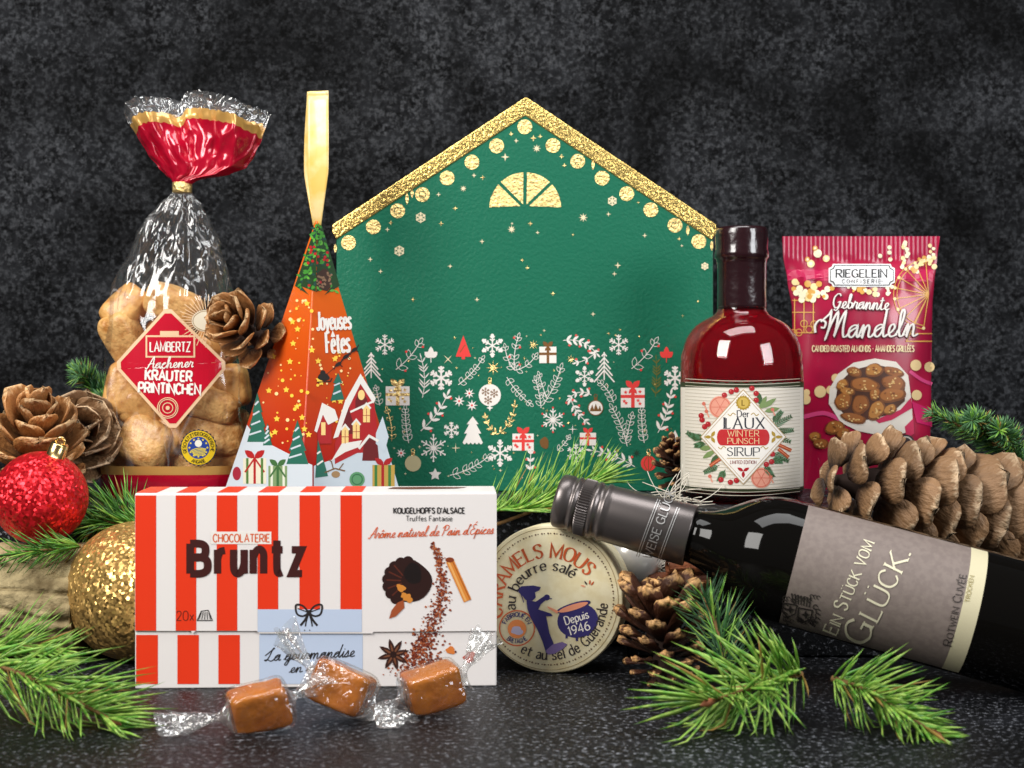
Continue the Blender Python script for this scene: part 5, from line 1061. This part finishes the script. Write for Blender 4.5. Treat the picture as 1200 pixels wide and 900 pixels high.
# cookies in the bag
COOK = [mat('baked_cookie', '#ecba74', .40, var=(140, '#bb7d3c', .42, .7), bump=(330, .8, .0015), coat=.2), mat('baked_cookie_dark', '#e4ae66', .42, var=(140, '#ad6e30', .42, .7), bump=(260, .5, .0015), coat=.2)]
SUG = mat('sugar_crust', '#e6d2b0', .6)
clab = ['topmost tilted brown cookie above the top corner of the diamond label', 'brown cookie pressed against the bag film beside the topmost cookie', 'upright brown cookie between the film and the upper edge of the diamond label', 'upright brown cookie under the diamond label corner facing the red bauble', 'largest glossy brown cookie of the bag standing just above its gold band',
 'small brown cookie peeking out under the diamond label above the largest cookie', 'slanted brown cookie between the diamond label and the round yellow seal', 'narrow brown cookie at the bottom corner of the diamond label', 'broad brown cookie behind the round yellow and blue seal', 'upright brown cookie under the wedged pine cone in the bag', 'flat brown cookie lying on the gold band below the diamond label',
 'flat brown cookie lying on the gold band below the round seal', 'brown cookie behind the white oval print with gold rays', 'brown cookie hidden behind the name plate of the diamond label', 'brown cookie hidden behind the middle of the diamond label', 'brown cookie between the white oval print and the wedged pine cone', 'flat brown cookie squeezed in the bag corner beside the largest cookie', 'brown cookie hidden behind the top corner of the diamond label', 'upright brown cookie between the round seal and the pyramid box']
ck = [(204, 357, .020, .0135, .4, 1.105), (148, 362, .017, .014, -.9, 1.108), (146, 396, .019, .014, 1.2, 1.105), (147, 458, .013, .022, .1, 1.10), (170, 518, .0185, .019, .5, 1.092), (167, 478, .0145, .014, .2, 1.10), (247, 472, .020, .0125, .35, 1.096), (200, 512, .012, .017, .6, 1.10), (247, 512, .022, .0150, .12, 1.10), (272, 452, .012, .017, -.2, 1.105), (215, 541, .020, .011, -.1, 1.105), (262, 541, .016, .011, .1, 1.105), (240, 415, .019, .014, -.5, 1.112), (180, 420, .019, .015, .3, 1.118), (215, 455, .020, .016, 0, 1.125), (258, 400, .015, .014, .6, 1.112), (150, 538, .015, .011, -.2, 1.105), (200, 395, .018, .014, .9, 1.122), (268, 500, .013, .016, .2, 1.115)]
for i, (u, v, hx, hz, rot, d) in enumerate(ck):
    hx *= 1.06; hz *= .92
    c = P(u, v, d+CY); rn = random.Random(i); R_ = Matrix.Rotation(rot, 3, 'Y')@Matrix.Rotation(rn.uniform(-.35, .35), 3, 'X')@Matrix.Rotation(rn.uniform(-.3, .3), 3, 'Z'); hy_ = .0115
    def cf(a, b, c=c, hx=hx, hz=hz, R_=R_, i=i):
        th = 2*PI*a; ph = PI*(b-.5)*.999; e = .52
        sp = lambda t: math.copysign(abs(t)**e, t)
        p = Vector((hx*sp(math.cos(ph))*sp(math.cos(th)), hy_*sp(math.cos(ph))*sp(math.sin(th)), hz*sp(math.sin(ph))))
        q = p*70+Vector((i*3.1, 0, 0)); p *= 1+.07*noise.noise(q)+.03*noise.noise(q*2.7)
        p = R_@p; return c+p
    V, Fc = grid(cf, 36, 22, True)
    o = thing('cookie', c, clab[i], 'cookie', 'cookies in the bag')
    mesh('baked_crumb', V, Fc, COOK[i % 2], o, smooth=True)
# ------------------------------------------------------------------ wrapped caramels
CAR = mat('caramel', '#b96e20', .26, var=(60, '#9a5212', .36, .66), bump=(90, .6, .004), coat=.5); WRAP = film('candy_wrapper', .06, (1, .99, .97), (70, .8, .008), .12, .008); WRAPE = film('candy_wrapper_end', .16, (.97, .97, .96), (90, 1, .006), .1, .07, (60, .3))
def caramel(label, c, half, rot, axis, ends, seed):
    c = Vector(c); t = thing('caramel_candy', (c.x, c.y, 0), label, 'candy', 'wrapped caramels'); hx, hy2, hz = half; rn = random.Random(seed)
    R_ = Matrix.Rotation(rot[2], 3, 'Z')@Matrix.Rotation(rot[1], 3, 'Y')@Matrix.Rotation(rot[0], 3, 'X')
    def body(k, amp, sq, off=0):
        def f(a, b):
            th = 2*PI*a; ph = PI*(b-.5)*.999; sp = lambda q: math.copysign(abs(q)**sq, q)
            p = Vector(((hx+off)*sp(math.sin(ph)), (hy2+off)*sp(math.cos(ph))*sp(math.cos(th)), (hz+off)*sp(math.cos(ph))*sp(math.sin(th))))
            q = p*70+Vector((seed*7+k*.2, 0, 0)); p *= 1+amp*noise.noise(q)+amp*.8*abs(noise.noise(q*2.2)); w_ = c+R_@p; w_.z = max(w_.z, .0006 if k else .001); return w_
        return grid(f, 48, 36, True)
    o = mesh('caramel', *body(0, .06, .26), CAR, t, smooth=True)
    parts = [body(1, .07, .30, .0012)]
    for s, d, L, w_ in ends:        # twisted wrapper ends fanning out
        p0 = c+R_@Vector((s*(hx-.0005), 0, 0)); d = Vector(d).normalized(); side = d.cross(Vector((0, 0, 1)))
        side = (side.normalized() if side.length > .2 else Vector((1, 0, 0))); nrm = side.cross(d).normalized(); ph = rn.uniform(0, 6)
        def fan(a, b, p0=p0, d=d, side=side, nrm=nrm, L=L, w_=w_, ph=ph):
            th = 2*PI*a; k = .0085*(1-min(1, b/.25))**1.6+.0017+w_*max(0, (b-.28)/.72)**.8
            th2 = th+b*2.2*(1-b)
            x = k*math.cos(th); y = (k*(1-min(1, b/.3))*.9+.0017+.0035*max(0, b-.25))*math.sin(th)
            y += max(0, b-.25)*.006*math.sin(5*math.cos(th)+ph+2*b)+.0022*max(0, b-.2)*math.sin(11*math.cos(th)+ph)
            ln = L*b*(1+.10*math.sin(3*th+ph)*b)
            w2 = p0+d*ln+side*x+nrm*y; w2.z = max(w2.z, .0008+.0004*math.sin(th)); return w2
        parts.append(grid(fan, 56, 26, True))
    mesh('wrapper', *parts[0], WRAP, t, smooth=True)
    for q in parts[1:]: mesh('twisted_end', *q, WRAPE, t, smooth=True)
caramel('wrapped caramel whose wrapper end lies flat on the bare table', P(304, 829, -.128), (.0142, .0106, .0102), (.12, -.22, .28), 0, [(-1, (-1, -.10, -.14), .034, .0085), (1, (.85, .5, .40), .024, .007)], 3)
caramel('blocky wrapped caramel leaning between the two other caramels', P(400, 806, -.105), (.0148, .0118, .0110), (-.25, .36, -.25), 0, [(-1, (-.75, .35, .85), .030, .006), (1, (.8, -.55, -.6), .026, .009)], 5)
caramel('wrapped caramel with one wrapper end standing up against the striped carton', P(507, 806, -.088), (.0146, .0109, .0103), (.1, -.25, .30), 0, [(-1, (-.9, -.6, -.42), .026, .006), (1, (.62, .25, .95), .028, .0075)], 8)
